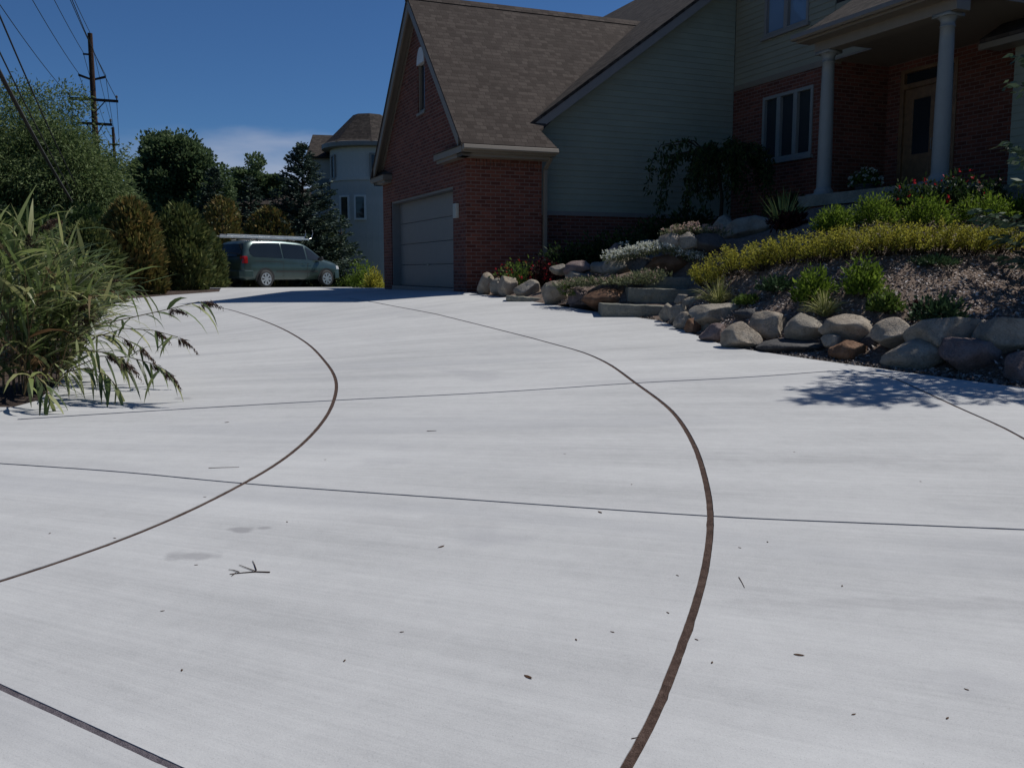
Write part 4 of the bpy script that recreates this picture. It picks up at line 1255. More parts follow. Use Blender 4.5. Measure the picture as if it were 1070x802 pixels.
for s in (-1, 1):
    xs1 = np.linspace(-2.02, -.62, 14)
    side_panel('rear_side_window', [(x, belt(x) + .045 + .10 * max(0, (-1.9 - x) / .12), ztop(x) - .115 - .18 * max(0, (-1.84 - x) / .2)) for x in xs1], M['tint'], s)
    xs1 = np.linspace(-.56, .50, 10)
    side_panel('sliding_door_window', [(x, belt(x) + .045, ztop(x) - .115) for x in xs1], M['tint'], s)
    xs1 = np.linspace(.58, 1.28, 10)
    side_panel('front_door_window', [(x, belt(x) + .045, max(belt(x) + .06, ztop(x) - .12)) for x in xs1], M['glass'], s)
    side_panel('side_moulding', [(x, .585, .635) for x in np.linspace(-.95, 1.05, 14)], M['black_plastic'], s, .014, 1)
    side_panel('door_seam', [(x, .36, 1.06) for x in (.535, .55)], M['black_plastic'], s, .004)
    side_panel('door_seam', [(x, .40, 1.08) for x in (-.60, -.585)], M['black_plastic'], s, .004)
    side_panel('rail_slot', [(x, .965, .985) for x in np.linspace(-1.9, -.62, 10)], M['black_plastic'], s, .004, 1)
    for x0_ in (.38, .68):
        side_panel('door_handle', [(x, .875, .915) for x in np.linspace(x0_ - .09, x0_ + .09, 4)], M['van_paint'], s, .03, 1)
    tl = side_panel('tail_light', [(x, .90, 1.16) for x in np.linspace(-2.36, -2.16, 6)], M['tail_red'], s, .012)
    hl = side_panel('headlight', [(x, .70, .83) for x in np.linspace(2.05, 2.36, 6)], M['clear_lens'], s, .01)
    mr_ = MB(); mr_.add([(1.02, s * .98, 1.02), (1.20, s * .98, 1.0), (1.16, s * 1.2, 1.04), (1.04, s * 1.2, 1.04), (1.02, s * .98, 1.13), (1.17, s * .98, 1.10), (1.14, s * 1.2, 1.17), (1.04, s * 1.2, 1.18)],
        [(0, 1, 2, 3), (4, 5, 6, 7), (0, 1, 5, 4), (1, 2, 6, 5), (2, 3, 7, 6), (3, 0, 4, 7)])
    mr_.build('mirror', M['black_plastic'], van, bevel=.02)
    for x in (-1.42, 1.48):
        arch = MB()
        n = 24
        V = []
        for j in range(n + 1):
            a = math.pi * (-.08 + 1.16 * j / n)
            for r_ in (0.0, .41):
                xx, z = x + r_ * math.cos(a), .33 + r_ * math.sin(a)
                V.append((xx, s * (side_y(xx, max(z, .3)) + .006), max(z, .24)))
        arch.add(V, [(2 * j, 2 * j + 1, 2 * j + 3, 2 * j + 2) for j in range(n)])
        arch.build('wheel_arch', M['black_plastic'], van)
        wh = MB()
        prof_w = [(.20, -.09), (.29, -.10), (.325, -.07), (.33, 0), (.325, .07), (.29, .10), (.20, .09)]
        V = []; n = 32
        for r_, yy in prof_w:
            for j in range(n):
                a = 2 * math.pi * j / n
                V.append((x + r_ * math.cos(a), s * (.905 + yy), .33 + r_ * math.sin(a)))
        kk = len(prof_w)
        wh.add(V, [(i * n + j, i * n + (j + 1) % n, (i + 1) * n + (j + 1) % n, (i + 1) * n + j) for i in range(kk - 1) for j in range(n)])
        wo_ = wh.build('wheel', M['rubber'], van, smooth=True)
        rm = MB()
        yy = s * (.905 + .095)
        ring = lambda r0, r1, y_: rm.add([(x + r * math.cos(2 * math.pi * j / n), y_, .33 + r * math.sin(2 * math.pi * j / n)) for j in range(n) for r in (r0, r1)],
                                         [(2 * j, 2 * j + 1, (2 * j + 3) % (2 * n), (2 * j + 2) % (2 * n)) for j in range(n)])
        ring(.19, .225, yy); ring(0.001, .07, yy + s * .004)
        for j in range(7):
            a = 2 * math.pi * j / 7
            c_, s_ = math.cos(a), math.sin(a)
            rm.prism([(x + c_ * .06 - s_ * .028, yy - s * .012, .33 + s_ * .06 + c_ * .028), (x + c_ * .06 + s_ * .028, yy - s * .012, .33 + s_ * .06 - c_ * .028),
                      (x + c_ * .2 + s_ * .042, yy - s * .012, .33 + s_ * .2 - c_ * .042), (x + c_ * .2 - s_ * .042, yy - s * .012, .33 + s_ * .2 + c_ * .042)], (0, s * .015, 0))
        rm.build('rim', M['alloy'], wo_)
        hb = MB()
        hb.add([(x + .2 * math.cos(2 * math.pi * j / n), s * .985, .33 + .2 * math.sin(2 * math.pi * j / n)) for j in range(n)], [tuple(range(n))])
        hb.build('hub', M['black_plastic'], wo_)
# rear hatch glass, bumpers, plate, windscreen
def cross_panel(name, x_of, rows_, m, par=van):
    """sheet across the body: rows of (z, half width), x from x_of(z)"""
    mb = MB(); V = []
    ks = np.linspace(-1, 1, 9)
    for z, h_ in rows_:
        for t in ks: V.append((x_of(z) + .05 * abs(t) ** 3 * (1 if x_of(z) < 0 else -1), t * h_, z))
    n = len(ks)
    mb.add(V, [(i * n + j, i * n + j + 1, (i + 1) * n + j + 1, (i + 1) * n + j) for i in range(len(rows_) - 1) for j in range(n - 1)])
    return mb.build(name, m, par, smooth=True)
xr_ = lambda z: float(np.interp(z, [.66, .80, 1.06, 1.32, 1.60, 1.70], [-2.43, -2.44, -2.40, -2.32, -2.19, -2.06]))
cross_panel('rear_window', xr_, [(z, .78 - .12 * (z - 1.14) / .46) for z in np.linspace(1.14, 1.60, 7)], M['tint'])
xf_ = lambda z: float(np.interp(z, [1.13, 1.2, 1.36, 1.55, 1.68], [1.50, 1.40, 1.15, .86, .60])) + .012
cross_panel('windshield', xf_, [(z, .82 - .12 * (z - 1.14) / .5) for z in np.linspace(1.15, 1.65, 7)], M['glass'])
bp = MB()
bp.prism([(-2.30, -.93, .38), (-2.46, -.80, .38), (-2.50, 0, .38), (-2.46, .80, .38), (-2.30, .93, .38), (-1.95, .965, .38), (-1.95, -.965, .38)], (0, 0, .27))
bp.build('rear_bumper', M['van_paint'], van, bevel=.03)
bp = MB()
bp.prism([(2.2, .86, .32), (2.40, .66, .32), (2.51, 0, .32), (2.40, -.66, .32), (2.2, -.86, .32), (1.95, -.93, .32), (1.95, .93, .32)], (0, 0, .28))
bp.build('front_bumper', M['van_paint'], van, bevel=.03)
MB().box((-2.475, -.16, .80), (-2.455, .16, .95)).build('license_plate', M['pale_plate'], van)
for s in (-1, 1):
    MB().tube([(-1.75, s * .60, 1.755), (-1.65, s * .60, 1.775), (.1, s * .60, 1.785), (.25, s * .60, 1.755)], .02, 6).build('roof_rail', M['black_plastic'], van)
for x in (-1.5, -.1): MB().box((x - .03, -.66, 1.78), (x + .03, .66, 1.805)).build('roof_bar', M['black_plastic'], van)
# ladders on the roof
def ladder(label, y0, z0, xa, xb, hook=False):
    o = thing('extension_ladder', label, 'ladder', (vc[0], vc[1], gv), VH, 'ladders on the minivan roof')
    for s in (0, 1):
        MB().box((xa, y0 + s * .42 - .02, z0), (xb, y0 + s * .42 + .02, z0 + .065)).build('side_rail', M['alu'], o, bevel=.006)
    r_ = MB(); x = xa + .18
    while x < xb - .1:
        r_.tube([(x, y0 + .02, z0 + .04), (x, y0 + .40, z0 + .04)], .016, 6); x += .305
    r_.build('ladder_rung', M['alu'], o)
    if hook:
        for s in (0, 1):
            MB().tube([(xb - .05, y0 + s * .42, z0 + .04), (xb + .12, y0 + s * .42, z0 + .08), (xb + .2, y0 + s * .42, z0 + .28), (xb + .17, y0 + s * .42, z0 + .40)], .014, 6).build('ladder_hook', M['alu'], o)
ladder('long aluminium extension ladder lying flat on the minivan roof bars', -.60, 1.807, -3.1, .95, True)
ladder('shorter upper aluminium ladder stacked on the long one over the minivan', -.56, 1.874, -2.75, .75)

# ================================================================== TREES
def limb_tubes(mb, a, b, r0, r1, n=5, wob=.06):
    a, b = np.asarray(a, float), np.asarray(b, float)
    t = np.linspace(0, 1, 5)[:, None]
    p = a + (b - a) * t + rng.normal(size=(5, 3)) * wob * np.linalg.norm(b - a) * (t * (1 - t) * 4)
    p[0], p[-1] = a, b
    mb.tube(p, np.linspace(r0, r1, 5), n, False)
def broadleaf(name, label, cat, group, loc, H, rx, rz, zc, leaf, K, nper, lsize, m, trunk_r=.2, lobes=None, clump=.22, hang=0., bark=True):
    """trunk, limbs and a crown of leaf clumps scattered through lobes: (x, y, z, rx, ry, rz) each"""
    o = thing(name, label, cat, loc, 0, group)
    lobes = lobes or [(0, 0, zc, rx, rx, rz)]
    tr = MB()
    top = np.array((0, 0, zc * .9))
    limb_tubes(tr, (0, 0, -.3), (0, 0, zc * .55), trunk_r, trunk_r * .7, 8, .02)
    limb_tubes(tr, (0, 0, zc * .55), top + (0, 0, rz * .3), trunk_r * .7, trunk_r * .15, 6, .04)
    vol = np.array([a[3] * a[4] * a[5] for a in lobes]) ** .66
    cnt = np.maximum(3, (K * vol / vol.sum()).astype(int))
    Vs = []
    for lb, k in zip(lobes, cnt):
        c = np.array(lb[:3]); s = np.array(lb[3:])
        cen = c + in_ball(k, .55) * s * (1 + rng.normal(size=(k, 1)) * .08)
        for j, q in enumerate(cen):
            if j % 4 == 0:
                st = np.array((0, 0, max(zc * .3, min(q[2] - .3 * np.hypot(q[0], q[1]) - .3, zc))))
                limb_tubes(tr, st, q, trunk_r * .22, .015, 4)
            cr = clump * min(s) * rng.uniform(.7, 1.5)
            n = int(nper * rng.uniform(.6, 1.4))
            off = in_ball(n) * cr * np.array((1.35, 1.35, 1.0)) * (1 + .35 * rng.random((n, 1)) ** 3)
            pos = q + off
            d = unit(off) * .6 + rdir(n) * .7 + unit(q - c) * .5 + np.array((0, 0, -hang))
            Vs.append(leaf_arrays(pos, d, lsize * rng.uniform(.6, 1.4, n), lsize * leaf * rng.uniform(.7, 1.3, n)))
    if bark: tr.build('trunk', M['bark'], o, smooth=True)
    leaf_obj('crown', Vs, m, o)
    return o
def conifer(name, label, group, loc, H, rad, m, whorls=24, per=9, z0=.25, sp=.16, drop=.25, nsub=26, lw=.35):
    """spruce: whorls of drooping branches, each a flat spray of needled twigs"""
    o = thing(name, label, 'spruce tree', loc, 0, group)
    tr = MB().tube([(0, 0, -.2), (0, 0, H * .5), (0, 0, H * .97)], [H * .02, H * .012, .012], 7)
    Vs = []
    for w in range(whorls):
        t = (w + .5) / whorls
        z = z0 + (H - z0) * t
        ln = rad * (1 - t) ** .85 * (.55 + .45 * min(1, t * 6 + .4)) + .10
        nb_ = max(5, int(per * (1 - t * .4)))
        for j in range(nb_):
            a = rng.uniform(0, 2 * math.pi); l_ = ln * rng.uniform(.62, 1.12)
            d = np.array((math.cos(a), math.sin(a), -drop * (1 - t) + .35 * t))
            zz_ = z + rng.normal() * .06 * H / whorls * 3
            k = 6
            s_ = np.linspace(0, 1, k)[:, None]
            p = np.array((0, 0, zz_)) + d * l_ * s_ + np.array((0, 0, 1)) * l_ * .18 * s_ ** 2
            if w % 2 == 0: tr.tube(p, np.linspace(.02, .004, k), 3, False)
            n = int(nsub * (.35 + l_ / rad))
            u = rng.uniform(.12, 1.02, n) ** .8
            base = np.array((0, 0, zz_)) + d * (l_ * u)[:, None] + np.array((0, 0, 1)) * (l_ * .18 * u ** 2)[:, None]
            sd_ = np.array((-math.sin(a), math.cos(a), 0))
            dd = d * .8 + sd_ * rng.choice([-1, 1], n)[:, None] * rng.uniform(.2, 1.1, n)[:, None] + np.array((0, 0, 1)) * rng.normal(-.12, .3, n)[:, None]
            Vs.append(leaf_arrays(base + rng.normal(size=(n, 3)) * .02 * H / 4, dd, sp * rng.uniform(.6, 1.4, n) * (1.1 - .5 * t), sp * lw * rng.uniform(.7, 1.3, n)))
    n = 30
    Vs.append(leaf_arrays(np.c_[rng.normal(size=(n, 2)) * .01, rng.uniform(H * .9, H, n)], rdir(n) * .5 + np.array((0, 0, 1)), sp * .9, sp * .3))
    tr.build('trunk', M['bark'], o, smooth=True)
    leaf_obj('crown', Vs, m, o)
    return o
def cedar(label, loc, H, r, ms, n=5200, grp='clipped cedars along the drive'):
    """columnar cedar: upright flattened sprays over a lumpy cone"""
    o = thing('cedar_tree', label, 'cedar', loc, 0, grp)
    MB().tube([(0, 0, -.2), (0, 0, H * .6), (0, 0, H * .9)], [.06, .04, .01], 6).build('trunk', M['bark'], o)
    ph = rng.uniform(0, 6.3, 6)
    t = rng.beta(1.0, 1.35, n); a = rng.uniform(0, 2 * math.pi, n)
    prof_ = np.interp(t, [0, .06, .25, .5, .75, .92, 1.0], [.80, .94, 1.0, .95, .76, .44, .08])
    lump = 1 + .13 * np.sin(3 * a + ph[0] + t * 5) + .11 * np.sin(5 * a + ph[1] - t * 11) + .09 * np.sin(17 * t + ph[2] + 2 * a)
    rr = r * prof_ * lump * (1 - .35 * rng.random(n) ** 2.2)
    pos = np.c_[rr * np.cos(a), rr * np.sin(a), -.06 + t * (H - .04)]
    d = np.c_[np.cos(a) * .55, np.sin(a) * .55, np.full(n, .8)] + rng.normal(size=(n, 3)) * .38
    Vs1 = leaf_arrays(pos, d, rng.uniform(.12, .26, n), rng.uniform(.05, .11, n))
    leaf_obj('crown', [Vs1], ms, o)
    return o
def ground_at(x, y): return float(zd(y, x)) - .06

# the soft willow trees by the road
YW = 43.
def wl(px, py, Y=YW): return P(px, py, Y)
for px, top, Y, rw_, lab, mm, K, lobes in [
    (22, 84, 44., 3.3, 'tallest feathery green willow, crossed by the telephone cables', 'willow', 150, 3),
    (64, 115, 42., 2.3, 'medium round topped willow just below the utility pole', 'willow', 110, 3),
    (104, 172, 46., 1.7, 'low pale green willow at the foot of the utility poles', 'willow', 80, 2),
    (-40, 96, 42., 3.6, 'broad willow mostly cut off by the edge of the view', 'willow', 100, 3)]:
    p = wl(px, top, Y); g = ground_at(p[0], Y); H = p[2] - g
    lb = [(0, 0, H * .62, rw_, rw_, H * .38), (rw_ * .35, -.6, H * .42, rw_ * .9, rw_, H * .34), (-rw_ * .4, .2, H * .40, rw_ * .95, rw_, H * .32)][:lobes]
    lb.append((0, 0, H * .20, rw_ * .95, rw_ * .9, H * .2))
    broadleaf('willow_tree', lab, 'willow', 'willows along the road', (p[0], p[1], g), H, rw_, H * .3, H * .55, .30, int(K * 1.6), 430, .19, L[mm], .22, lb, .25, .5)
# shrubs filling in below them
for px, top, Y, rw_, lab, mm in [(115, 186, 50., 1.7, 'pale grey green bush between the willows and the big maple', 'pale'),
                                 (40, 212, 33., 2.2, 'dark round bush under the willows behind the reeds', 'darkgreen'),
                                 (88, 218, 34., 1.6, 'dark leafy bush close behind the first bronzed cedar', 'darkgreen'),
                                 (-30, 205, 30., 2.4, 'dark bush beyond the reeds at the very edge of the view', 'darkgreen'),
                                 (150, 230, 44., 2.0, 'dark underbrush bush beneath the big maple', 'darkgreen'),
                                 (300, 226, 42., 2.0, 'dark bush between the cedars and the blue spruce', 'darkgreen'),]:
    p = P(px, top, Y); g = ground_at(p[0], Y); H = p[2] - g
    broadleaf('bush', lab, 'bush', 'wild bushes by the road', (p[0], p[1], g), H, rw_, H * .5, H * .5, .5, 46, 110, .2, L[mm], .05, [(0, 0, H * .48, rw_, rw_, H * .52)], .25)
# the two dark trees against the cloud
p = P(186, 136, 66.); g = ground_at(0, 66.); H = p[2] - g
broadleaf('maple_tree', 'tall dark maple with full rounded crown against the blue sky', 'tree', 'dark trees beyond the van', (p[0], p[1], g), H, 3.3, H * .4, H * .55, .75, 420, 210, .24, L['maple'], .25,
          [(-.5, 0, H * .70, 2.5, 2.7, H * .30), (-.9, 0, H * .76, 1.9, 2.0, H * .20), (.5, 0, H * .74, 2.0, 2.0, H * .20), (.9, -.3, H * .55, 2.7, 2.6, H * .30), (-1.1, 0, H * .52, 2.3, 2.2, H * .30), (.2, 0, H * .3, 3.0, 2.8, H * .22)], .2)
p = P(266, 160, 74.); g = ground_at(0, 74.); H = p[2] - g
broadleaf('maple_tree', 'smaller dark tree with two ragged crown lobes below the cloud', 'tree', 'dark trees beyond the van', (p[0], p[1], g), H, 2.6, H * .4, H * .6, .75, 220, 210, .24, L['maple'], .2,
          [(-.3, 0, H * .72, 1.7, 1.7, H * .24), (1.2, 0, H * .66, 1.2, 1.3, H * .2), (-.4, 0, H * .4, 2., 2., H * .25), (.6, 0, H * .2, 2, 2, H * .2)], .2)
p = P(315, 151, 41.); g = ground_at(0, 41.)
conifer('spruce_tree', 'dark blue spruce with pointed top standing before the pale turret house', 'spruces beyond the van', (p[0], p[1], g), p[2] - g, 2.5, L['spruce'], 34, 17, .2, .20, .16, 56)
p = P(223, 176, 50.); g = ground_at(0, 50.)
conifer('spruce_tree', 'short blue grey spruce tucked in front of the big maple', 'spruces beyond the van', (p[0], p[1], g), p[2] - g, 2.1, L['spruce'], 20, 13, .2, .24, .2, 42)
p = P(261, 186, 52.); g = ground_at(0, 52.)
conifer('spruce_tree', 'blue grey spruce directly above the minivan ladders', 'spruces beyond the van', (p[0], p[1], g), p[2] - g, 2.1, L['spruce'], 20, 13, .2, .24, .2, 42)
p = P(356, 226, 42.); g = ground_at(0, 42.)
conifer('spruce_tree', 'low spreading spruce ahead of the minivan bonnet', 'spruces beyond the van', (p[0], p[1], g), p[2] - g, 1.3, L['spruce_g'], 14, 10, .1, .17, .12, 30)
# cedars beside the drive
def base_depth(px, py):
    ys_ = np.arange(15., 40., .1)
    r = ray(px, py)
    d = np.array([CAMZ + r[2] / r[1] * y - ground_at(r[0] / r[1] * y, y) for y in ys_])
    i = np.nonzero(d <= 0)[0]
    return float(ys_[i[0]]) if len(i) else 30.
for px, top, Y, w_px, lab, mm, base in [(134, 206, 18.6, 60, 'bronze tinged cedar standing closest to the reeds', 'arbor', 308),
                                  (187, 211, 20.8, 58, 'plump olive cedar beside the rear of the minivan, second from the reeds', 'arbor_g', 303.5),
                                  (231, 204, 38.5, 44, 'orange tinted cedar rising just behind the minivan tail', 'arbor', 0),
                                  (282, 214, 39.5, 52, 'rounded bronze cedar showing above the middle of the ladders', 'arbor', 0),
                                  (332, 228, 44.0, 40, 'yellowish cedar between the blue spruce and the turret house', 'arbor_g', 0),
                                  (92, 232, 20., 54, 'dull olive cedar half hidden behind the reed tops', 'arbor_g', 0),
                                  (160, 238, 30., 44, 'rust coloured cedar filling the gap between the two front cedars', 'arbor', 0),
                                  (210, 236, 33., 40, 'shaded cedar close behind the minivan rear bumper', 'arbor_g', 0)]:
    if base: Y = base_depth(px, base)
    p = P(px, top, Y); g = ground_at(p[0], Y)
    cedar(lab, (p[0], p[1], g), p[2] - g, w_px / 2 / F * Y, L[mm], 9000 if Y < 25 else 5000)
# shrubs between the van and the garage
def mound(name, label, cat, loc, rx, ry, h, m, n, ls, asp=.4, up=.3, grp=None, rot=0., stems=True, shell=.35, fl=None, flat=1.):
    """a low plant: leaves over a lumpy dome, optional blossoms (material, count, size)"""
    o = thing(name, label, cat, loc, rot, grp)
    ph = rng.uniform(0, 6.3, 4)
    v = in_ball(n, shell); v[:, 2] = np.abs(v[:, 2])
    a = np.arctan2(v[:, 1], v[:, 0])
    lump = 1 + .13 * np.sin(3 * a + ph[0]) + .10 * np.sin(5 * a + ph[1] + v[:, 2] * 4) + .08 * np.sin(9 * a + ph[2])
    pos = v * lump[:, None] * np.array((rx, ry, h))
    d = unit(v) * .7 + rng.normal(size=(n, 3)) * .5 + np.array((0, 0, up))
    parts = [leaf_arrays(pos, d, ls * rng.uniform(.6, 1.4, n), ls * asp * rng.uniform(.7, 1.3, n))]
    leaf_obj('foliage', parts, m, o)
    if stems:
        s = MB()
        for j in range(9):
            a_ = rng.uniform(0, 6.28); r_ = rng.uniform(.3, .75)
            s.tube([(rng.normal() * rx * .12, rng.normal() * ry * .12, -.08), (math.cos(a_) * rx * r_ * .5, math.sin(a_) * ry * r_ * .5, h * .4), (math.cos(a_) * rx * r_, math.sin(a_) * ry * r_, h * .8)], [.010, .007, .003], 4, False)
        s.build('stem', M['bark'], o)
    if fl:
        fm, k, fs = fl
        v = in_ball(k, .92); v[:, 2] = np.abs(v[:, 2]) * .9 + .12
        c = unit(v) * (1.0 + .1 * rng.random((k, 1))) * np.array((rx, ry, h))
        k5 = 5
        cc = np.repeat(c, k5, 0)
        leaf_obj('blossom', [leaf_arrays(cc + rng.normal(size=cc.shape) * fs * .2, rdir(len(cc)) + np.array((0, 0, .6)), fs * rng.uniform(.7, 1.2, len(cc)), fs * .75)], fm, o)
    return o
for px, py, Y, w_, h_, lab, mm in [(379, 292, 33., .5, 1.0, 'upright yellow green shrub beside the garage wall', 'lime'), (391, 291, 31., .35, .65, 'small golden shrub hard against the garage corner', 'yellow'),
                                   (364, 294, 40., .5, .5, 'low dark shrub in front of the minivan nose', 'midgreen')]:
    p = P(px, py, Y); g = ground_at(p[0], Y)
    mound('shrub', lab, 'shrub', (p[0], p[1], g), w_, w_, h_, L[mm], 900, .12, .4, .4, 'shrubs by the far garage corner')

# ================================================================== ROCKS, SLABS
def rock(label, box, Y, ms, seed, depth=.8, name='boulder', grp='stones edging the garden bank', ang=9):
    """a field stone filling the pixel box at depth Y, with flattened facets"""
    x0, y0, x1, y1 = box
    c = P((x0 + x1) / 2, (y0 + y1) / 2, Y)
    s = Y / (F * .992)
    w_, h_ = (x1 - x0) * s * 1.07, (y1 - y0) * s * 1.07
    r = np.random.default_rng(seed)
    bm = bmesh.new()
    bmesh.ops.create_icosphere(bm, subdivisions=4, radius=1)
    V = np.array([v.co[:] for v in bm.verts])
    for k in range(ang):
        nrm = unit(r.normal(size=3)); off = r.uniform(.56, .84)
        d = V @ nrm
        V = V - np.maximum(0, d - off)[:, None] * nrm * (.96 if k % 3 else .8)
    ph = Vector(r.uniform(-50, 50, 3))
    nz_ = np.array([noise.noise(Vector(v) * 1.6 + ph) * .09 + noise.noise(Vector(v) * 5 + ph) * .035 + abs(noise.noise(Vector(v) * 3.1 - ph)) * -.06 + noise.noise(Vector(v) * 13 + ph) * .014 for v in V])
    V = V * (1 + nz_)[:, None]
    V -= (V.max(0) + V.min(0)) / 2
    V /= (V.max(0) - V.min(0)) / 2
    V = V * np.array((w_ / 2 * 1.04, max(w_, h_) / 2 * depth, h_ / 2 * 1.06))
    rz_ = r.uniform(-.15, .15)
    V[:, 2] += V[:, 0] * r.uniform(-.12, .12)
    bm_me = bpy.data.meshes.new(name)
    for v, co in zip(bm.verts, V): v.co = co
    bm.to_mesh(bm_me); bm.free()
    o = link(name, bm_me, M[ms], None, True)
    o.location = c + np.array((0, max(w_, h_) * depth * .25, 0))
    o.rotation_euler = (0, 0, rz_)
    return tag(o, label, 'boulder', grp)
def dY(px, py): return PD(px, py)[1]
ROCKS = [
 # the wall beside the drive, from the steps towards the viewer
 ('narrow upright grey stone at the foot of the lowest step', (690, 318, 707, 339), dY(698, 337) + .15, 'stone_grey'),
 ('tall pale grey stone second from the lowest step', (700, 319, 719, 340), dY(710, 341) + .15, 'stone_grey'),
 ('rounded tan stone leaning on the tall pale grey stone', (705, 327, 724, 345), dY(714, 345) + .1, 'stone_tan'),
 ('small rusty stone between the tan stone and the tiny round one', (716, 333, 734, 349), dY(725, 349) + .15, 'stone_rust'),
 ('tiny round grey stone wedged above the long pinkish one', (732, 334, 745, 347), dY(738, 349) + .2, 'stone_grey'),
 ('low pinkish stone with a flat sunlit top in the bottom row', (733, 339, 760, 358), dY(746, 358) + .12, 'stone_pink'),
 ('big rounded tan boulder bulging onto the drive edge', (757, 338, 796, 367), dY(776, 366) + .2, 'stone_tan'),
 ('long flat grey capstone under the small golden grass', (725, 318, 773, 340), dY(746, 354) + .65, 'stone_grey'),
 ('dark block stone on the top row behind the tan boulder', (769, 323, 793, 339), dY(776, 360) + .7, 'stone_dark'),
 ('small pale stone poking out below the golden grass by the steps', (714, 311, 732, 323), dY(722, 345) + 1.0, 'stone_grey'),
 ('flat stone lying beside the second step', (706, 308, 722, 318), dY(714, 340) + 1.1, 'stone_grey'),
 ('smooth grey boulder with a lit shoulder, third along the top row', (787, 327, 826, 355), dY(806, 366) + .45, 'stone_tan'),
 ('squarish grey boulder with a rounded top on the upper row', (823, 329, 865, 358), dY(844, 371) + .45, 'stone_grey'),
 ('long dark flat stone lying in the shade of the bottom row', (795, 356, 862, 373), dY(828, 371) + .3, 'stone_dark'),
 ('broad pale boulder with a sloping lit top above the orange stone', (863, 330, 913, 359), dY(886, 377) + .45, 'stone_tan'),
 ('small grey filler stone beside the orange stone', (861, 350, 880, 363), dY(868, 376) + .3, 'stone_grey'),
 ('orange rust stone low in the wall', (871, 357, 908, 379), dY(890, 379) + .25, 'stone_rust'),
 ('pale wedge shaped boulder narrowing downwards', (915, 334, 953, 364), dY(932, 384) + .45, 'stone_tan'),
 ('low triangular grey boulder at the bottom of the wall', (928, 357, 988, 389), dY(956, 388) + .25, 'stone_grey'),
 ('largest rounded grey boulder on the upper row', (961, 333, 1033, 371), dY(994, 392) + .5, 'stone_grey'),
 ('big lower boulder with a peaked top in the shade', (990, 356, 1056, 393), dY(1022, 394) + .25, 'stone_pink'),
 ('grey upper boulder cut by the picture edge', (1030, 334, 1088, 371), dY(1052, 398) + .5, 'stone_grey'),
 ('lower boulder beside the peaked one, mostly out of view', (1056, 368, 1112, 402), dY(1078, 403) + .25, 'stone_pink'),
 ('dark filler stone between the broad pale boulder and the wedge shaped one', (900, 348, 922, 368), dY(908, 380) + .5, 'stone_dark'),
 # beside the garage corner
 ('upright tan stone closest to the garage brick corner', (499, 286, 515, 308), dY(506, 308) + .1, 'stone_tan'),
 ('low mossy stone between the two tan stones at the garage corner', (512, 291, 526, 308), dY(518, 310) + .2, 'stone_grey'),
 ('round tan stone beside the garage, second upright one', (521, 290, 540, 309), dY(530, 311) + .15, 'stone_tan'),
 ('square grey stone beside the curb slab at the garage', (538, 293, 563, 309), dY(550, 313) + .3, 'stone_grey'),
 ('large pale egg shaped boulder at the end of the curb slab', (567, 295, 593, 319), dY(580, 319) + .15, 'stone_tan'),
 ('brown rounded boulder under the pink edged groundcover', (595, 302, 618, 322), dY(606, 322) + .15, 'stone_pink'),
 ('long rusty brown boulder against the lowest step', (611, 303, 658, 325), dY(634, 327) + .15, 'stone_rust'),
 # the dark row behind
 ('grey block in the shade below the red roses', (575, 276, 594, 287), 17.2, 'stone_grey'),
 ('reddish domed boulder in the shaded back row', (591, 273, 620, 287), 17.0, 'stone_pink'),
 ('flat slab stone under the reddish domed boulder', (592, 284, 616, 293), 16.9, 'stone_grey'),
 ('grey cube like stone right of the reddish domed boulder', (618, 274, 642, 287), 16.9, 'stone_grey'),
 ('reddish stone below the shaded white flowers', (635, 255, 650, 271), 17.0, 'stone_pink'),
 ('smooth grey stone slanting up to the white flower mound', (632, 268, 664, 287), 15.7, 'stone_grey'),
 ('dark stone under the edge of the white flower mound', (657, 269, 682, 288), 15.5, 'stone_dark'),
 ('big brown boulder carrying the white flower mound', (676, 267, 718, 291), 15.35, 'stone_rust'),
 ('grey stone at the end of the top step', (715, 274, 734, 290), 15.4, 'stone_grey'),
 ('pale small block behind the white flower mound', (671, 251, 692, 262), 16.6, 'stone_grey'),
 ('tan stone under the pink sedum, nearest the white flowers', (690, 244, 715, 259), 15.3, 'stone_tan'),
 ('middle grey stone beneath the pink sedum', (711, 243, 733, 260), 15.2, 'stone_grey'),
 ('dark rounded stone beneath the pink sedum beside the yellow spirea', (729, 244, 757, 262), 15.15, 'stone_dark'),
 ('smooth round grey boulder in the house shade', (747, 226, 772, 248), 16.3, 'stone_grey'),
 ('wide smooth grey boulder beside the round one in the house shade', (765, 227, 810, 253), 16.0, 'stone_grey'),
]
for i, (lab, box, Y, ms) in enumerate(ROCKS):
    rock(lab, box, Y, ms, 100 + i, ang=8 if ms == 'stone_tan' else 13)
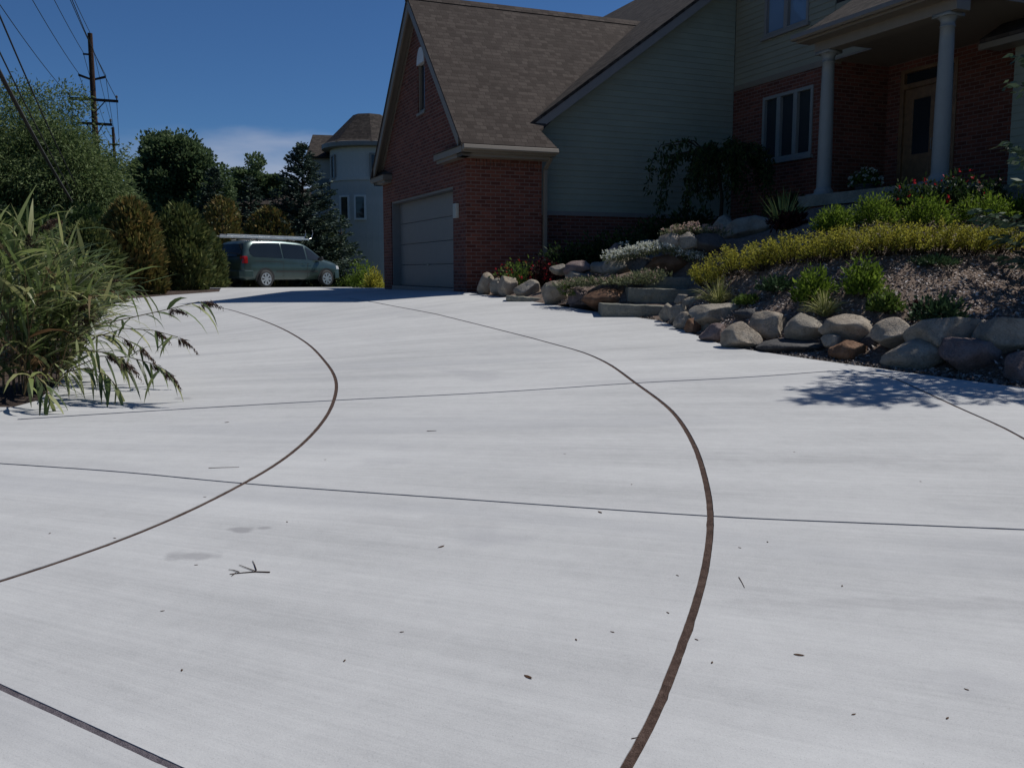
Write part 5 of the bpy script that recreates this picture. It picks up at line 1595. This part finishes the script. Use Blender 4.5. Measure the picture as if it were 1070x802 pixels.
def slab(label, x0, y0, x1, y1, Y, thick_px, run, m='slab', rz_=0.):
    """sawn stone step: front edge from pixel (x0,y0) to (x1,y1), top at those pixels"""
    a, b = P(x0, y0, Y), P(x1, y1, Y)
    w_ = np.linalg.norm((b - a)[:2]); th_ = thick_px * Y / F
    mb = MB(); n = 14
    V = []
    for i in range(n + 1):
        t = i / n
        for yy, zz_ in ((0, -th_), (-.01, -th_ * .5), (0.004, 0), (run, 0), (run, -th_)):
            V.append((w_ * t, yy + rng.normal() * .006, zz_ + rng.normal() * .004))
    k = 5
    fc = [(i * k + j, (i + 1) * k + j, (i + 1) * k + (j + 1) % k, i * k + (j + 1) % k) for i in range(n) for j in range(k)] + [tuple(range(k)), tuple(range(n * k, n * k + k))]
    mb.add(V, fc)
    o = mb.build('stone_step', M[m], None, bevel=.012)
    d = b - a
    o.location = a
    o.rotation_euler = (0, -math.atan2(d[2], w_), rz_)
    return tag(o, label, 'stone step', 'stone steps and curb slabs')
slab('lowest pale stone step, its front edge touching the concrete', 629, 317, 700, 320, dY(664, 331), 14.5, .55)
slab('middle stone step between the lowest and the top one', 657, 300.5, 735, 303, dY(664, 331) + .42, 15, .5)
slab('top stone step, shaded, leading into the planting', 674, 289, 752, 290, dY(664, 331) + .84, 13, .6)
slab('thin curb slab along the drive near the garage corner', 529, 308.5, 572, 312.5, dY(550, 315), 6, .3)

# ================================================================== GARDEN PLANTS
def gp(px, py, Y):
    p = P(px, py, Y)
    return (p[0], p[1], zg1(p[0], p[1]))
# yellow spirea row
yl = [(742, 13.4, .34, 'first small yellow spirea next to the stone steps'), (768, 13.2, .46, 'broad yellow spirea second from the steps'), (798, 13.0, .44, 'third yellow spirea from the steps, below the spiky yucca'),
      (828, 12.8, .46, 'fourth yellow spirea from the steps, before the first column'), (858, 12.6, .44, 'fifth yellow spirea from the steps, in line with the first column'), (888, 12.4, .44, 'sixth yellow spirea from the steps, before the juniper row start'),
      (920, 12.2, .42, 'seventh yellow spirea from the steps, over the small low juniper'), (950, 12.05, .42, 'eighth yellow spirea from the steps, before the front door'), (980, 11.95, .42, 'ninth yellow spirea from the steps, in line with the second column'),
      (1012, 11.9, .42, 'tenth yellow spirea from the steps, past the second column'), (1044, 11.9, .42, 'last yellow spirea of the row beside the spruce')]
for px, Y, r_, lab in yl:
    Y = float(np.interp(px, [752, 820, 860, 900, 975, 1050], [13.45, 12.85, 12.3, 11.9, 11.8, 11.85]))
    p = gp(px, 270, Y)
    o = thing('spirea_shrub', lab, 'shrub', p, 0, 'yellow spirea row')
    k = 46
    n = 44
    hgt = .37 * (1 if px < 1000 else .85)
    a = rng.uniform(0, 6.283, k); r0 = rng.random(k) ** .6
    tips = np.c_[np.cos(a) * r0 * r_ * 1.05, np.sin(a) * r0 * r_, hgt * (1.08 - .45 * r0 ** 2) * rng.uniform(.8, 1.12, k)]
    st = MB(); Vs = []
    for t in tips:
        b0 = np.array((t[0] * .25, t[1] * .25, -.03))
        mid = (b0 + t) / 2 + np.array((t[0], t[1], 0)) * .12
        st.tube([b0, mid, t], [.006, .004, .002], 3, False)
        u = rng.uniform(.3, 1.0, n)[:, None]
        pos = (1 - u) ** 2 * b0 + 2 * u * (1 - u) * mid + u ** 2 * t + rng.normal(size=(n, 3)) * .018
        Vs.append(leaf_arrays(pos, rng.normal(size=(n, 3)) * .8 + np.array((t[0], t[1], .55)), rng.uniform(.028, .05, n), rng.uniform(.012, .02, n)))
    leaf_obj('foliage', Vs, L['yellow'], o)
    st.build('stem', M['bark'], o)
# green mounds behind
for px, Y, r_, h_, lab in [(872, 13.0, .27, .30, 'small bright green mound at the start of the row under the porch'), (914, 12.95, .33, .37, 'second bright green mound in the row, below the recessed door wall'),
                           (967, 12.9, .36, .37, 'third bright green mound, between door and second column'), (1026, 12.9, .40, .40, 'widest bright green mound past the second column'), (1072, 12.9, .34, .36, 'last green mound, half hidden by the spruce')]:
    mound('juniper_shrub', lab, 'shrub', gp(px, 240, Y), r_, r_, h_, L['lime'], 2400, .055, .35, .35, 'green mounds under the porch', shell=.5)
# red roses by the porch
for px, Y, r_, lab in [(945, 13.5, .30, 'low red rose bush before the front door'), (972, 13.5, .32, 'red rose bush at the foot of the second column'), (1000, 13.5, .36, 'tallest red rose bush past the second column'), (1032, 13.4, .32, 'sparse rose bush with a few pale blooms near the spruce')]:
    mound('rose_bush', lab, 'rose bush', gp(px, 226, Y), r_, r_, .56 if px == 1000 else .46, L['darkgreen'], 800, .07, .55, .3, 'roses along the porch', fl=((L['red'] if px < 1030 else L['pink']), 15, .035))
for px, py, Y, w_, h_, lab in [(541, 293, 18.0, .5, .55, 'red rose bush with orange green leaves against the garage brick'), (569, 292, 17.8, .32, .48, 'deep red rose bush beside the downspout')]:
    mound('rose_bush', lab, 'rose bush', gp(px, py, Y), w_, w_ * .7, h_, L['midgreen' if px < 560 else 'burgundy'], 900, .07, .5, .3, 'roses by the garage', fl=(L['red'], 22, .035))
# dark foundation shrubs in the shade of the siding wall
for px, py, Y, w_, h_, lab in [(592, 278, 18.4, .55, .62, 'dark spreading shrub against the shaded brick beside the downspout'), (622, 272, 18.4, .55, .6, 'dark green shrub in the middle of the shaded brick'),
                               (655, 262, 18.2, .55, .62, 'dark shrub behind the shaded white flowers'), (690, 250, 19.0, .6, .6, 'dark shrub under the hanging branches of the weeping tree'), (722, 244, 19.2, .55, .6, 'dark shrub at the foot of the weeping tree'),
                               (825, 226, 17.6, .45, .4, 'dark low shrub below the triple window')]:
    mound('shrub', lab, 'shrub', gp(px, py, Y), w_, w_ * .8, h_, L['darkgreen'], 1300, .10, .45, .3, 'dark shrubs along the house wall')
# flowers and groundcover
mound('white_flower', 'white flowering plant deep in the shade of the house wall', 'flowers', gp(655, 255, 17.2), .36, .3, .42, L['darkgreen'], 500, .08, .4, .3, 'white flowers among the stones', fl=(L['white'], 55, .04))
def matplant(label, pts, w_, h_, m1, m2, n, nf, ls, fs, cat, name):
    """a mat of small leaves trailing along a line of points, with blossoms"""
    o = thing(name, label, cat, tuple(pts[0]), 0)
    p0 = np.array(pts[0]); P_ = np.array(pts) - p0
    def pos_on(k):
        t = rng.random(k) * (len(P_) - 1); i = np.minimum(t.astype(int), len(P_) - 2); f_ = (t - i)[:, None]
        c = P_[i] * (1 - f_) + P_[i + 1] * f_
        e = in_ball(k, .3); e[:, 2] = np.abs(e[:, 2])
        return c + e * np.array((w_, w_, h_)), e
    q, e = pos_on(n)
    leaf_obj('foliage', [leaf_arrays(q, e + rng.normal(size=q.shape) * .7 + np.array((0, 0, .5)), ls * rng.uniform(.6, 1.4, n), ls * .4)], m1, o)
    q, e = pos_on(nf)
    q[:, 2] += h_ * .35
    qq = np.repeat(q, 5, 0)
    leaf_obj('blossom', [leaf_arrays(qq + rng.normal(size=qq.shape) * fs * .3, rdir(len(qq)) + np.array((0, 0, .7)), fs, fs * .8)], m2, o)
    return o
def lift(p, dz): return (p[0], p[1], p[2] + dz)
matplant('mass of small white flowers spilling over the brown boulder', [P(640, 274, 15.6), P(670, 267, 15.5), P(700, 263, 15.4), P(730, 275, 15.3)], .27, .16, L['sedum'], L['white'], 1500, 900, .06, .034, 'flowers', 'white_flower')
matplant('faded pink sedum capping the three stones above the white flowers', [P(700, 246, 15.5), P(728, 243, 15.4), P(752, 246, 15.35)], .25, .13, L['sedum'], L['pink'], 900, 200, .06, .035, 'flowers', 'sedum_plant')
matplant('grey green groundcover with pink tips beside the steps', [P(592, 300, 15.7), P(615, 297, 15.5), P(640, 297, 15.2), P(664, 297, 14.9), P(682, 288, 14.9)], .36, .12, L['sedum'], L['pink'], 3600, 200, .055, .026, 'groundcover', 'groundcover_plant')
matplant('trailing pink flowered plant hanging beside the pale egg shaped boulder', [P(590, 302, 15.7), P(594, 310, 15.5)], .14, .12, L['midgreen'], L['pink'], 420, 60, .05, .026, 'flowers', 'trailing_plant')
# mulch bed plants
for px, py, Y, w_, h_, lab, mm, ls in [(848, 316, 11.5, .24, .42, 'bright green leafy shrub in the mulch above the square boulder', 'lime', .075), (902, 320, 11.1, .25, .40, 'open green shrub with reddish base in the middle of the mulch', 'lime', .075),
                                       (812, 306, 12.2, .24, .17, 'low dark juniper beside the bright green leafy shrub', 'juniper', .06), (976, 283, 11.5, .30, .10, 'flat dark green creeping juniper high on the mulch', 'juniper', .05),
                                       (925, 335, 10.7, .20, .22, 'small dark green cushion above the wedge shaped boulder', 'midgreen', .06), (981, 335, 10.2, .30, .25, 'wide olive juniper just above the largest boulder', 'juniper', .07),
                                       (781, 323, 12.3, .20, .11, 'tiny low green plant between the two golden grasses', 'midgreen', .05)]:
    o = mound('shrub', lab, 'shrub', gp(px, py, Y), w_, w_, h_, L[mm], 1000, ls, .4, .5, 'young plants in the mulch')
def grass_tuft(label, loc, n, ln, m, name='ornamental_grass', wd=.012, droop=1.3, spread=.9, grp=None, cat='ornamental grass'):
    o = thing(name, label, cat, loc, 0, grp)
    a = rng.uniform(0, 6.283, n)
    base = np.c_[np.cos(a), np.sin(a), np.zeros(n)] * rng.random((n, 1)) * .05
    sp_ = rng.random(n) * spread
    d = np.c_[np.cos(a) * sp_, np.sin(a) * sp_, np.ones(n)]
    leaf_obj('blade', [blade_arrays(base, d, ln * rng.uniform(.6, 1.2, n), wd, droop, 5)], m, o)
    return o
grass_tuft('golden striped grass tuft beside the stone steps', gp(750, 318, 12.9), 320, .40, L['goldgrass'], grp='golden grass tufts', spread=1.2)
grass_tuft('smaller golden grass tuft above the squarish boulder', gp(862, 330, 11.1), 260, .32, L['goldgrass'], grp='golden grass tufts', spread=1.3)
grass_tuft('spiky variegated yucca below the triple window', gp(818, 236, 14.9), 110, .62, L['yucca'], 'yucca_plant', .03, .35, .9, cat='yucca')
mound('shrub', 'burgundy leaved shrub around the foot of the yucca', 'shrub', gp(826, 240, 14.7), .30, .26, .28, L['burgundy'], 700, .08, .5, .3, 'dark shrubs along the house wall')
# the small dark dwarf tree with one crooked leader
o = thing('dwarf_maple', 'tiny dark burgundy dwarf maple with one crooked upright twig', 'dwarf tree', gp(953, 332, 10.35))
s = MB()
s.tube([(0, 0, -.05), (.01, 0, .10), (.04, 0, .17)], [.016, .013, .008], 6)
s.tube([(.02, 0, .12), (-.04, .0, .22), (-.07, .01, .30)], [.010, .008, .004], 5)
s.build('stem', M['bark'], o)
q = in_ball(260, .1) * np.array((.085, .07, .06)) + np.array((.05, 0, .19))
leaf_obj('foliage', [leaf_arrays(q, rdir(260), .045, .022)], L['burgundy'], o)
# weeping tree against the siding
p = gp(752, 238, 19.2)
o = thing('weeping_tree', 'weeping tree with hanging dark green branches against the siding', 'tree', p)
tr = MB(); Vs = []
hd_ = P(735, 152, 19.0)[2] - p[2]
tr.tube([(0, 0, -.2), (.03, 0, hd_ * .4), (-.1, 0, hd_ * .85)], [.045, .038, .03], 7)
for j in range(44):
    a = rng.uniform(0, 6.283); ln = rng.uniform(.35, 1.3) * (1.1 if math.cos(a) < 0 else .9)
    topz = hd_ * rng.uniform(.88, 1.08)
    e = np.array((math.cos(a) * ln, math.sin(a) * ln * .7, 0))
    drop = rng.uniform(.45, 1.25)
    pts = np.array([(-.1, 0, hd_ * .82), tuple(e * .5 + np.array((0, 0, topz))), tuple(e * .9 + np.array((0, 0, topz - .1))), tuple(e * 1.05 + np.array((0, 0, topz - drop * .5))), tuple(e * 1.08 + np.array((0, 0, topz - drop)))])
    tr.tube(pts, [.022, .014, .009, .006, .003], 4, False)
    t = rng.uniform(.8, 4, 130); i = np.minimum(t.astype(int), 3); f_ = (t - i)[:, None]
    q = pts[i] * (1 - f_) + pts[i + 1] * f_ + rng.normal(size=(130, 3)) * .05
    Vs.append(leaf_arrays(q, rng.normal(size=(130, 3)) * .5 + np.array((0, 0, -.8)), rng.uniform(.07, .13, 130), rng.uniform(.03, .05, 130)))
tr.build('trunk', M['bark'], o, smooth=True)
leaf_obj('crown', Vs, L['darkgreen'], o)
# potted plant by the door
pp = HL(7.2, -3.35, 1.38)
o = thing('potted_plant', 'pot of pale flowers beside the front door', 'potted plant', tuple(pp), 0)
MB().lathe([(.12, 0), (.17, .02), (.20, .30), (.22, .31), (.22, .34), (.19, .34)], n=20).build('pot', M['stone_dark'], o)
q = in_ball(500, .3); q[:, 2] = np.abs(q[:, 2])
leaf_obj('foliage', [leaf_arrays(q * .32 + np.array((0, 0, .33)), rng.normal(size=q.shape) + np.array((0, 0, .4)), .09, .04)], L['midgreen'], o)
q = unit(in_ball(40, .9)) * .33; q[:, 2] = np.abs(q[:, 2]) + .33; qq = np.repeat(q, 5, 0)
leaf_obj('blossom', [leaf_arrays(qq, rdir(len(qq)), .05, .04)], L['white'], o)
# spruces at the edge of the garden
sp_ = (6.9, 10.1)
conifer('spruce_tree', 'young spruce at the garden edge reaching in beside the porch', 'garden spruces', (sp_[0], sp_[1], zg1(*sp_)), 5.6, 1.75, L['spruce_g'], 26, 12, .15, .13, .18, 46)
sp_ = (6.55, 10.2)
conifer('spruce_tree', 'low dark spruce above the boulders at the garden edge', 'garden spruces', (sp_[0], sp_[1], zg1(*sp_)), 1.15, .85, L['spruce'], 12, 12, .05, .11, .1, 40)

# ================================================================== REEDS
def reed_clump(label, cx, cy, nst, hmin, hmax, lean, spread, plume_n, low=0):
    gz_ = float(zd(cy, cx)) - .03
    o = thing('reed_clump', label, 'reeds', (cx, cy, gz_), 0, 'reed bed beside the drive')
    st = MB(); B = []; Bd = []; Pl = []
    for j in range(int(nst * .8)):
        a = rng.uniform(0, 6.283); r0 = rng.random() ** .5 * spread
        b0 = np.array((math.cos(a) * r0, math.sin(a) * r0, 0))
        h = rng.uniform(hmin, hmax)
        ld = np.array(lean) * rng.uniform(.4, 1.3) + rng.normal(size=2) * .16
        k = 9
        t = np.linspace(0, 1, k)
        pts = np.c_[b0[0] + ld[0] * h * t ** 1.9, b0[1] + ld[1] * h * t ** 1.9, h * (t - .22 * np.hypot(*ld) * t ** 2.2)]
        st.tube(pts, np.linspace(.006, .002, k), 4, False)
        nl = rng.integers(9, 14)
        u = np.linspace(.12, 1.0, nl) + rng.normal(size=nl) * .02
        i = np.clip((u * (k - 1)).astype(int), 0, k - 2); f_ = (u * (k - 1) - i)[:, None]
        base = pts[i] * (1 - f_) + pts[i + 1] * f_
        tang = unit(pts[i + 1] - pts[i])
        az = rng.uniform(0, 6.283) + np.arange(nl) * math.pi + rng.normal(size=nl) * .8
        d = tang * .8 + np.c_[np.cos(az), np.sin(az), np.zeros(nl)] * .75 + np.array((.42, -.12, -.05))
        dry = rng.random(nl) < (.25 * (u < .25) + .02)
        ln = rng.uniform(.36, .66, nl) * (1 - .3 * np.abs(u - .55)); wd = rng.uniform(.028, .058, nl); dr = rng.uniform(.05, 1.0, nl) + (rng.random(nl) < .15) * rng.uniform(.8, 2., nl)
        if (~dry).any(): B.append(blade_arrays(base[~dry], d[~dry], ln[~dry], wd[~dry], dr[~dry]))
        if dry.any(): Bd.append(blade_arrays(base[dry], d[dry], ln[dry], wd[dry], dr[dry] + .8))
        if j < plume_n: Pl += plume(pts[-1], unit(pts[-1] - pts[-2]), .20)
    st.build('stem', L['reed_dry'], o)
    leaf_obj('leaf_blade', B, L['reed'], o)
    if Bd: leaf_obj('dry_blade', Bd, L['reed_dry'], o)
    if Pl: leaf_obj('plume', Pl, L['plume'], o)
    return o
def plume(tip, d, ln, n=90):
    u = rng.random(n)
    base = tip + d * (u * ln)[:, None] + np.array((0, 0, -1.)) * (ln * .5 * u ** 2)[:, None]
    dd = d * .5 + rng.normal(size=(n, 3)) * .25 + np.array((0, 0, -.75))
    return [leaf_arrays(base + rng.normal(size=(n, 3)) * .006, dd, ln * .42 * (1.05 - u), .009)]
for lab, px, py, n, h0, h1, lean, sp, pn in [
    ('tall reeds at the edge of the view beside the concrete tip of the bed', 6, 410, 16, 1.15, 1.6, (.18, -.12), .30, 0),
    ('upright reeds at the front corner of the bed', 26, 402, 15, 1.0, 1.45, (.25, -.12), .28, 1),
    ('reeds leaning far out over the concrete', 48, 397, 20, .7, 1.1, (.60, -.15), .22, 4),
    ('bushy reeds in the middle of the reed bed', 40, 374, 24, 1.05, 1.45, (.25, -.1), .38, 1),
    ('leaning reeds halfway along the bed edge', 66, 366, 20, .65, 1.05, (.55, -.12), .26, 3),
    ('tallest reeds behind the front corner of the bed', 20, 366, 26, 1.2, 1.65, (.15, -.05), .42, 0),
    ('back row reeds against the willows', 3, 346, 26, 1.35, 1.8, (.12, -.05), .5, 0),
    ('slim reeds past the middle of the bed edge', 80, 342, 20, .6, .95, (.45, -.1), .3, 2),
    ('reeds in front of the dull olive cedar', 58, 344, 24, .9, 1.3, (.2, -.05), .42, 1),
    ('short reeds near the narrow end of the bed', 97, 325, 18, .45, .75, (.4, -.1), .32, 1),
    ('far reeds thinning out before the first cedar', 72, 326, 22, .75, 1.1, (.2, 0), .5, 0),
    ('hidden back reeds between the tall reeds and the bushes', 30, 335, 24, 1.2, 1.6, (.15, 0), .55, 0)]:
    q_ = PD(px, py)
    args = (lab, q_[0], q_[1], n, h0, h1, lean, sp, pn)
    reed_clump(*args)
def arching_reed(label, pix, Y0, Y1_, pl=True):
    """one stem bowed out over the drive, through the given pixels"""
    n = len(pix)
    pts = np.array([P(px, py, Y0 + (Y1_ - Y0) * i / (n - 1)) for i, (px, py) in enumerate(pix)])
    o0 = pts[0].copy(); g = float(zd(o0[1], o0[0]))
    o = thing('arching_reed', label, 'reed', (o0[0], o0[1], g), 0, 'reeds bowed over the drive')
    q = pts - np.array((o0[0], o0[1], g))
    MB().tube(q, np.linspace(.006, .003, n), 5).build('stem', L['reed_dry'], o)
    nl = 16
    u = np.linspace(.15, 1, nl); i = np.clip((u * (n - 1)).astype(int), 0, n - 2); f_ = (u * (n - 1) - i)[:, None]
    base = q[i] * (1 - f_) + q[i + 1] * f_
    d = unit(q[i + 1] - q[i]) * .6 + rng.normal(size=(nl, 3)) * .45 + np.array((0, 0, -.35))
    leaf_obj('leaf_blade', [blade_arrays(base, d, rng.uniform(.20, .42, nl), rng.uniform(.026, .046, nl), rng.uniform(.8, 2.6, nl))], L['reed'], o)
    if pl:
        Pl = []
        for uu in (.78, 1.0):
            i = min(int(uu * (n - 1)), n - 2); f_ = uu * (n - 1) - i
            Pl += plume(q[i] * (1 - f_) + q[i + 1] * f_, unit(q[i + 1] - q[i]), .19 if uu < 1 else .24, 110)
        leaf_obj('plume', Pl, L['plume'], o)
arching_reed('longest bowed reed with brown plumes reaching far over the concrete', [(60, 396), (70, 360), (100, 340), (140, 331), (180, 322), (208, 315)], 8.3, 7.9)
arching_reed('low bowed reed with a single plume near the concrete', [(58, 402), (75, 385), (105, 372), (135, 373), (160, 380), (172, 386)], 8.2, 7.7)
arching_reed('short bowed reed with drooping plumes in front of the dense reeds', [(40, 405), (55, 380), (85, 366), (110, 368), (128, 376)], 8.1, 7.7)
arching_reed('thin bowed reed crossing in front of the first cedar', [(70, 350), (85, 320), (105, 306), (130, 302), (152, 306)], 10.2, 9.6, False)
arching_reed('short bowed reed ending in two drooping plumes over the slab', [(62, 392), (80, 362), (104, 350), (126, 352), (146, 362)], 8.9, 8.4)
arching_reed('bowed reed with long hanging leaves low over the slab', [(55, 400), (70, 388), (92, 384), (112, 392), (122, 404)], 8.0, 7.7, False)
arching_reed('slender bowed reed pointing at the curved joint', [(75, 375), (100, 352), (130, 343), (160, 345), (186, 352)], 9.0, 8.5)
arching_reed('upright bowed reed with one dry plume above the reed bed', [(20, 400), (22, 330), (30, 270), (42, 238), (50, 231)], 8.6, 8.3)
arching_reed('green bowed reed hanging at the front tip of the bed', [(25, 412), (30, 396), (38, 392), (48, 402), (52, 420)], 7.7, 7.3, False)

# ================================================================== SMALL THINGS ON THE GROUND
def scatter(name, n, pick, zf, ls, asp, m, lift_=.008, tilt=.35):
    xy = pick(n)
    z = zf(xy[:, 0], xy[:, 1]) + lift_
    a = rng.uniform(0, 6.283, len(xy))
    d = np.c_[np.cos(a), np.sin(a), rng.normal(size=len(xy)) * tilt]
    side = np.c_[rng.normal(size=(len(xy), 2)) * tilt, np.ones(len(xy))]
    V, Fq = leaf_arrays(np.c_[xy, z], d, ls * rng.uniform(.4, 1.6, len(xy)), ls * asp * rng.uniform(.5, 1.5, len(xy)), .15, side)
    o = link(name, np_mesh(name, V, Fq), m)
    return tag(o, kind='stuff')
def pick_bank(n):
    out = []
    while sum(len(a) for a in out) < n:
        px = rng.uniform(690, 1075, n); py = rng.uniform(255, 350, n)
        # points on the bank between wall and spirea, by a quick march along the view ray
        xy = np.c_[rng.uniform(2.3, 7.2, n * 2), rng.uniform(8.6, 14.0, n * 2)]
        e = np.array(edge_xy)
        ok = np.min(np.hypot(xy[:, None, 0] - e[None, :, 0], xy[:, None, 1] - e[None, :, 1]), axis=1) > .0
        yy = np.interp(xy[:, 0], e[::-1][:, 0][np.argsort(e[::-1][:, 0])], e[::-1][:, 1][np.argsort(e[::-1][:, 0])])
        ok &= xy[:, 1] > yy + .35
        out.append(xy[ok])
    return np.vstack(out)[:n]
def bankz(X, Y): return zg(X, Y) + np.array([noise.noise(Vector((x * 1.7, y * 1.7, 0))) for x, y in zip(X, Y)]) * .035
scatter('bark_chip_mulch', 26000, pick_bank, bankz, .045, .45, L['chip'], .012, .45)
def pick_edge(n):
    e = np.array(edge_xy[:9])
    t = rng.random(n) * (len(e) - 1); i = np.minimum(t.astype(int), len(e) - 2); f_ = (t - i)[:, None]
    c = e[i] * (1 - f_) + e[i + 1] * f_
    return c + np.c_[rng.normal(size=n) * .05 + .10, rng.normal(size=n) * .06 + .10]
scatter('edge_gravel', 5000, pick_edge, lambda X, Y: np.maximum(zd(Y) - .02, zg(X, Y)), .03, .8, L['pebble'], .012, .6)
def pick_isl(n):
    xy = np.c_[rng.uniform(-8, -4.4, n * 2), rng.uniform(7.4, 14, n * 2)]
    return xy[xy[:, 0] < np.interp(xy[:, 1], [7.4, 8.1, 9.6, 11.5, 14], [-5.0, -4.65, -5.1, -5.85, -6.65])][:n]
scatter('dead_stalk_litter', 5000, pick_isl, lambda X, Y: zd(Y, X) - .03, .10, .12, L['reed_dry'], .02, .3)
# single dead leaves and crumbs on the concrete
lv = [(237, 441), (214, 519), (52, 557), (170, 638), (120, 562), (190, 700), (205, 590), (461, 571), (627, 535), (552, 707), (835, 684), (990, 750), (802, 566), (728, 668), (698, 640), (744, 692), (892, 746), (708, 601),
      (773, 572), (640, 660), (602, 668), (962, 503), (1010, 720), (880, 612), (300, 545), (340, 480), (590, 474), (660, 506), (830, 472), (420, 660), (360, 690)]
for i, (px, py) in enumerate(lv):
    p = PD(px, py)
    r_ = np.random.default_rng(i)
    big = .95 if (px, py) in ((237, 441), (552, 707), (461, 571), (835, 684), (627, 535)) else .45
    a = r_.uniform(0, 6.28)
    s = .022 * big
    prof_l = [(-1, 0), (-.5, .34), (.1, .40), (.6, .22), (1, 0), (.6, -.25), (.0, -.38), (-.6, -.28)]
    V = [(s * (x * math.cos(a) - y * math.sin(a)), s * (x * math.sin(a) + y * math.cos(a)), s * (.15 * y * y + .12 * abs(x) ** 2 * r_.uniform(.4, 1.2))) for x, y in prof_l]
    mb = MB().add(V + [(0, 0, .001)], [(j, (j + 1) % 8, 8) for j in range(8)])
    o = mb.build('dead_leaf', L['litter'])
    o.location = (p[0], p[1], zd(p[1], p[0]) + .001)
    tag(o, 'small curled dead leaf lying on the pale concrete drive', 'leaf', 'dead leaves scattered on the concrete')
def twig(label, pix, r_, forks=()):
    pts = [PD(*q) + np.array((0, 0, r_ * .7)) for q in pix]
    o0 = pts[0].copy()
    mb = MB().tube([q - o0 for q in pts], np.linspace(r_, r_ * .5, len(pts)), 5)
    for f_ in forks: mb.tube([PD(*q) + np.array((0, 0, r_)) - o0 for q in f_], np.linspace(r_ * .7, r_ * .35, len(f_)), 5)
    o = mb.build('twig', M['joint'])
    o.location = o0
    return tag(o, label, 'twig')
twig('forked dry twig lying in the middle of the concrete', [(282, 598), (268, 597.5), (254, 598.5), (240, 600)], .0035, [[(268, 597.5), (259, 594), (250, 590.5)], [(268, 596), (266, 590), (264, 586)], [(250, 598), (244, 596), (239, 595.5)], [(246, 599), (242, 602)]])
twig('thin straw lying beside the inner curved joint', [(218, 489), (232, 488.5), (250, 488)], .0025)
twig('tiny bent twig on the concrete beside the outer curved joint', [(772, 603), (775, 608), (778, 614)], .0022)
twig('thin stick across the outer curved joint close to the viewer', [(660, 771.5), (668, 770)], .002)
twig('short straw lying on the concrete beyond the inner joint', [(446, 450.5), (456, 450)], .003)
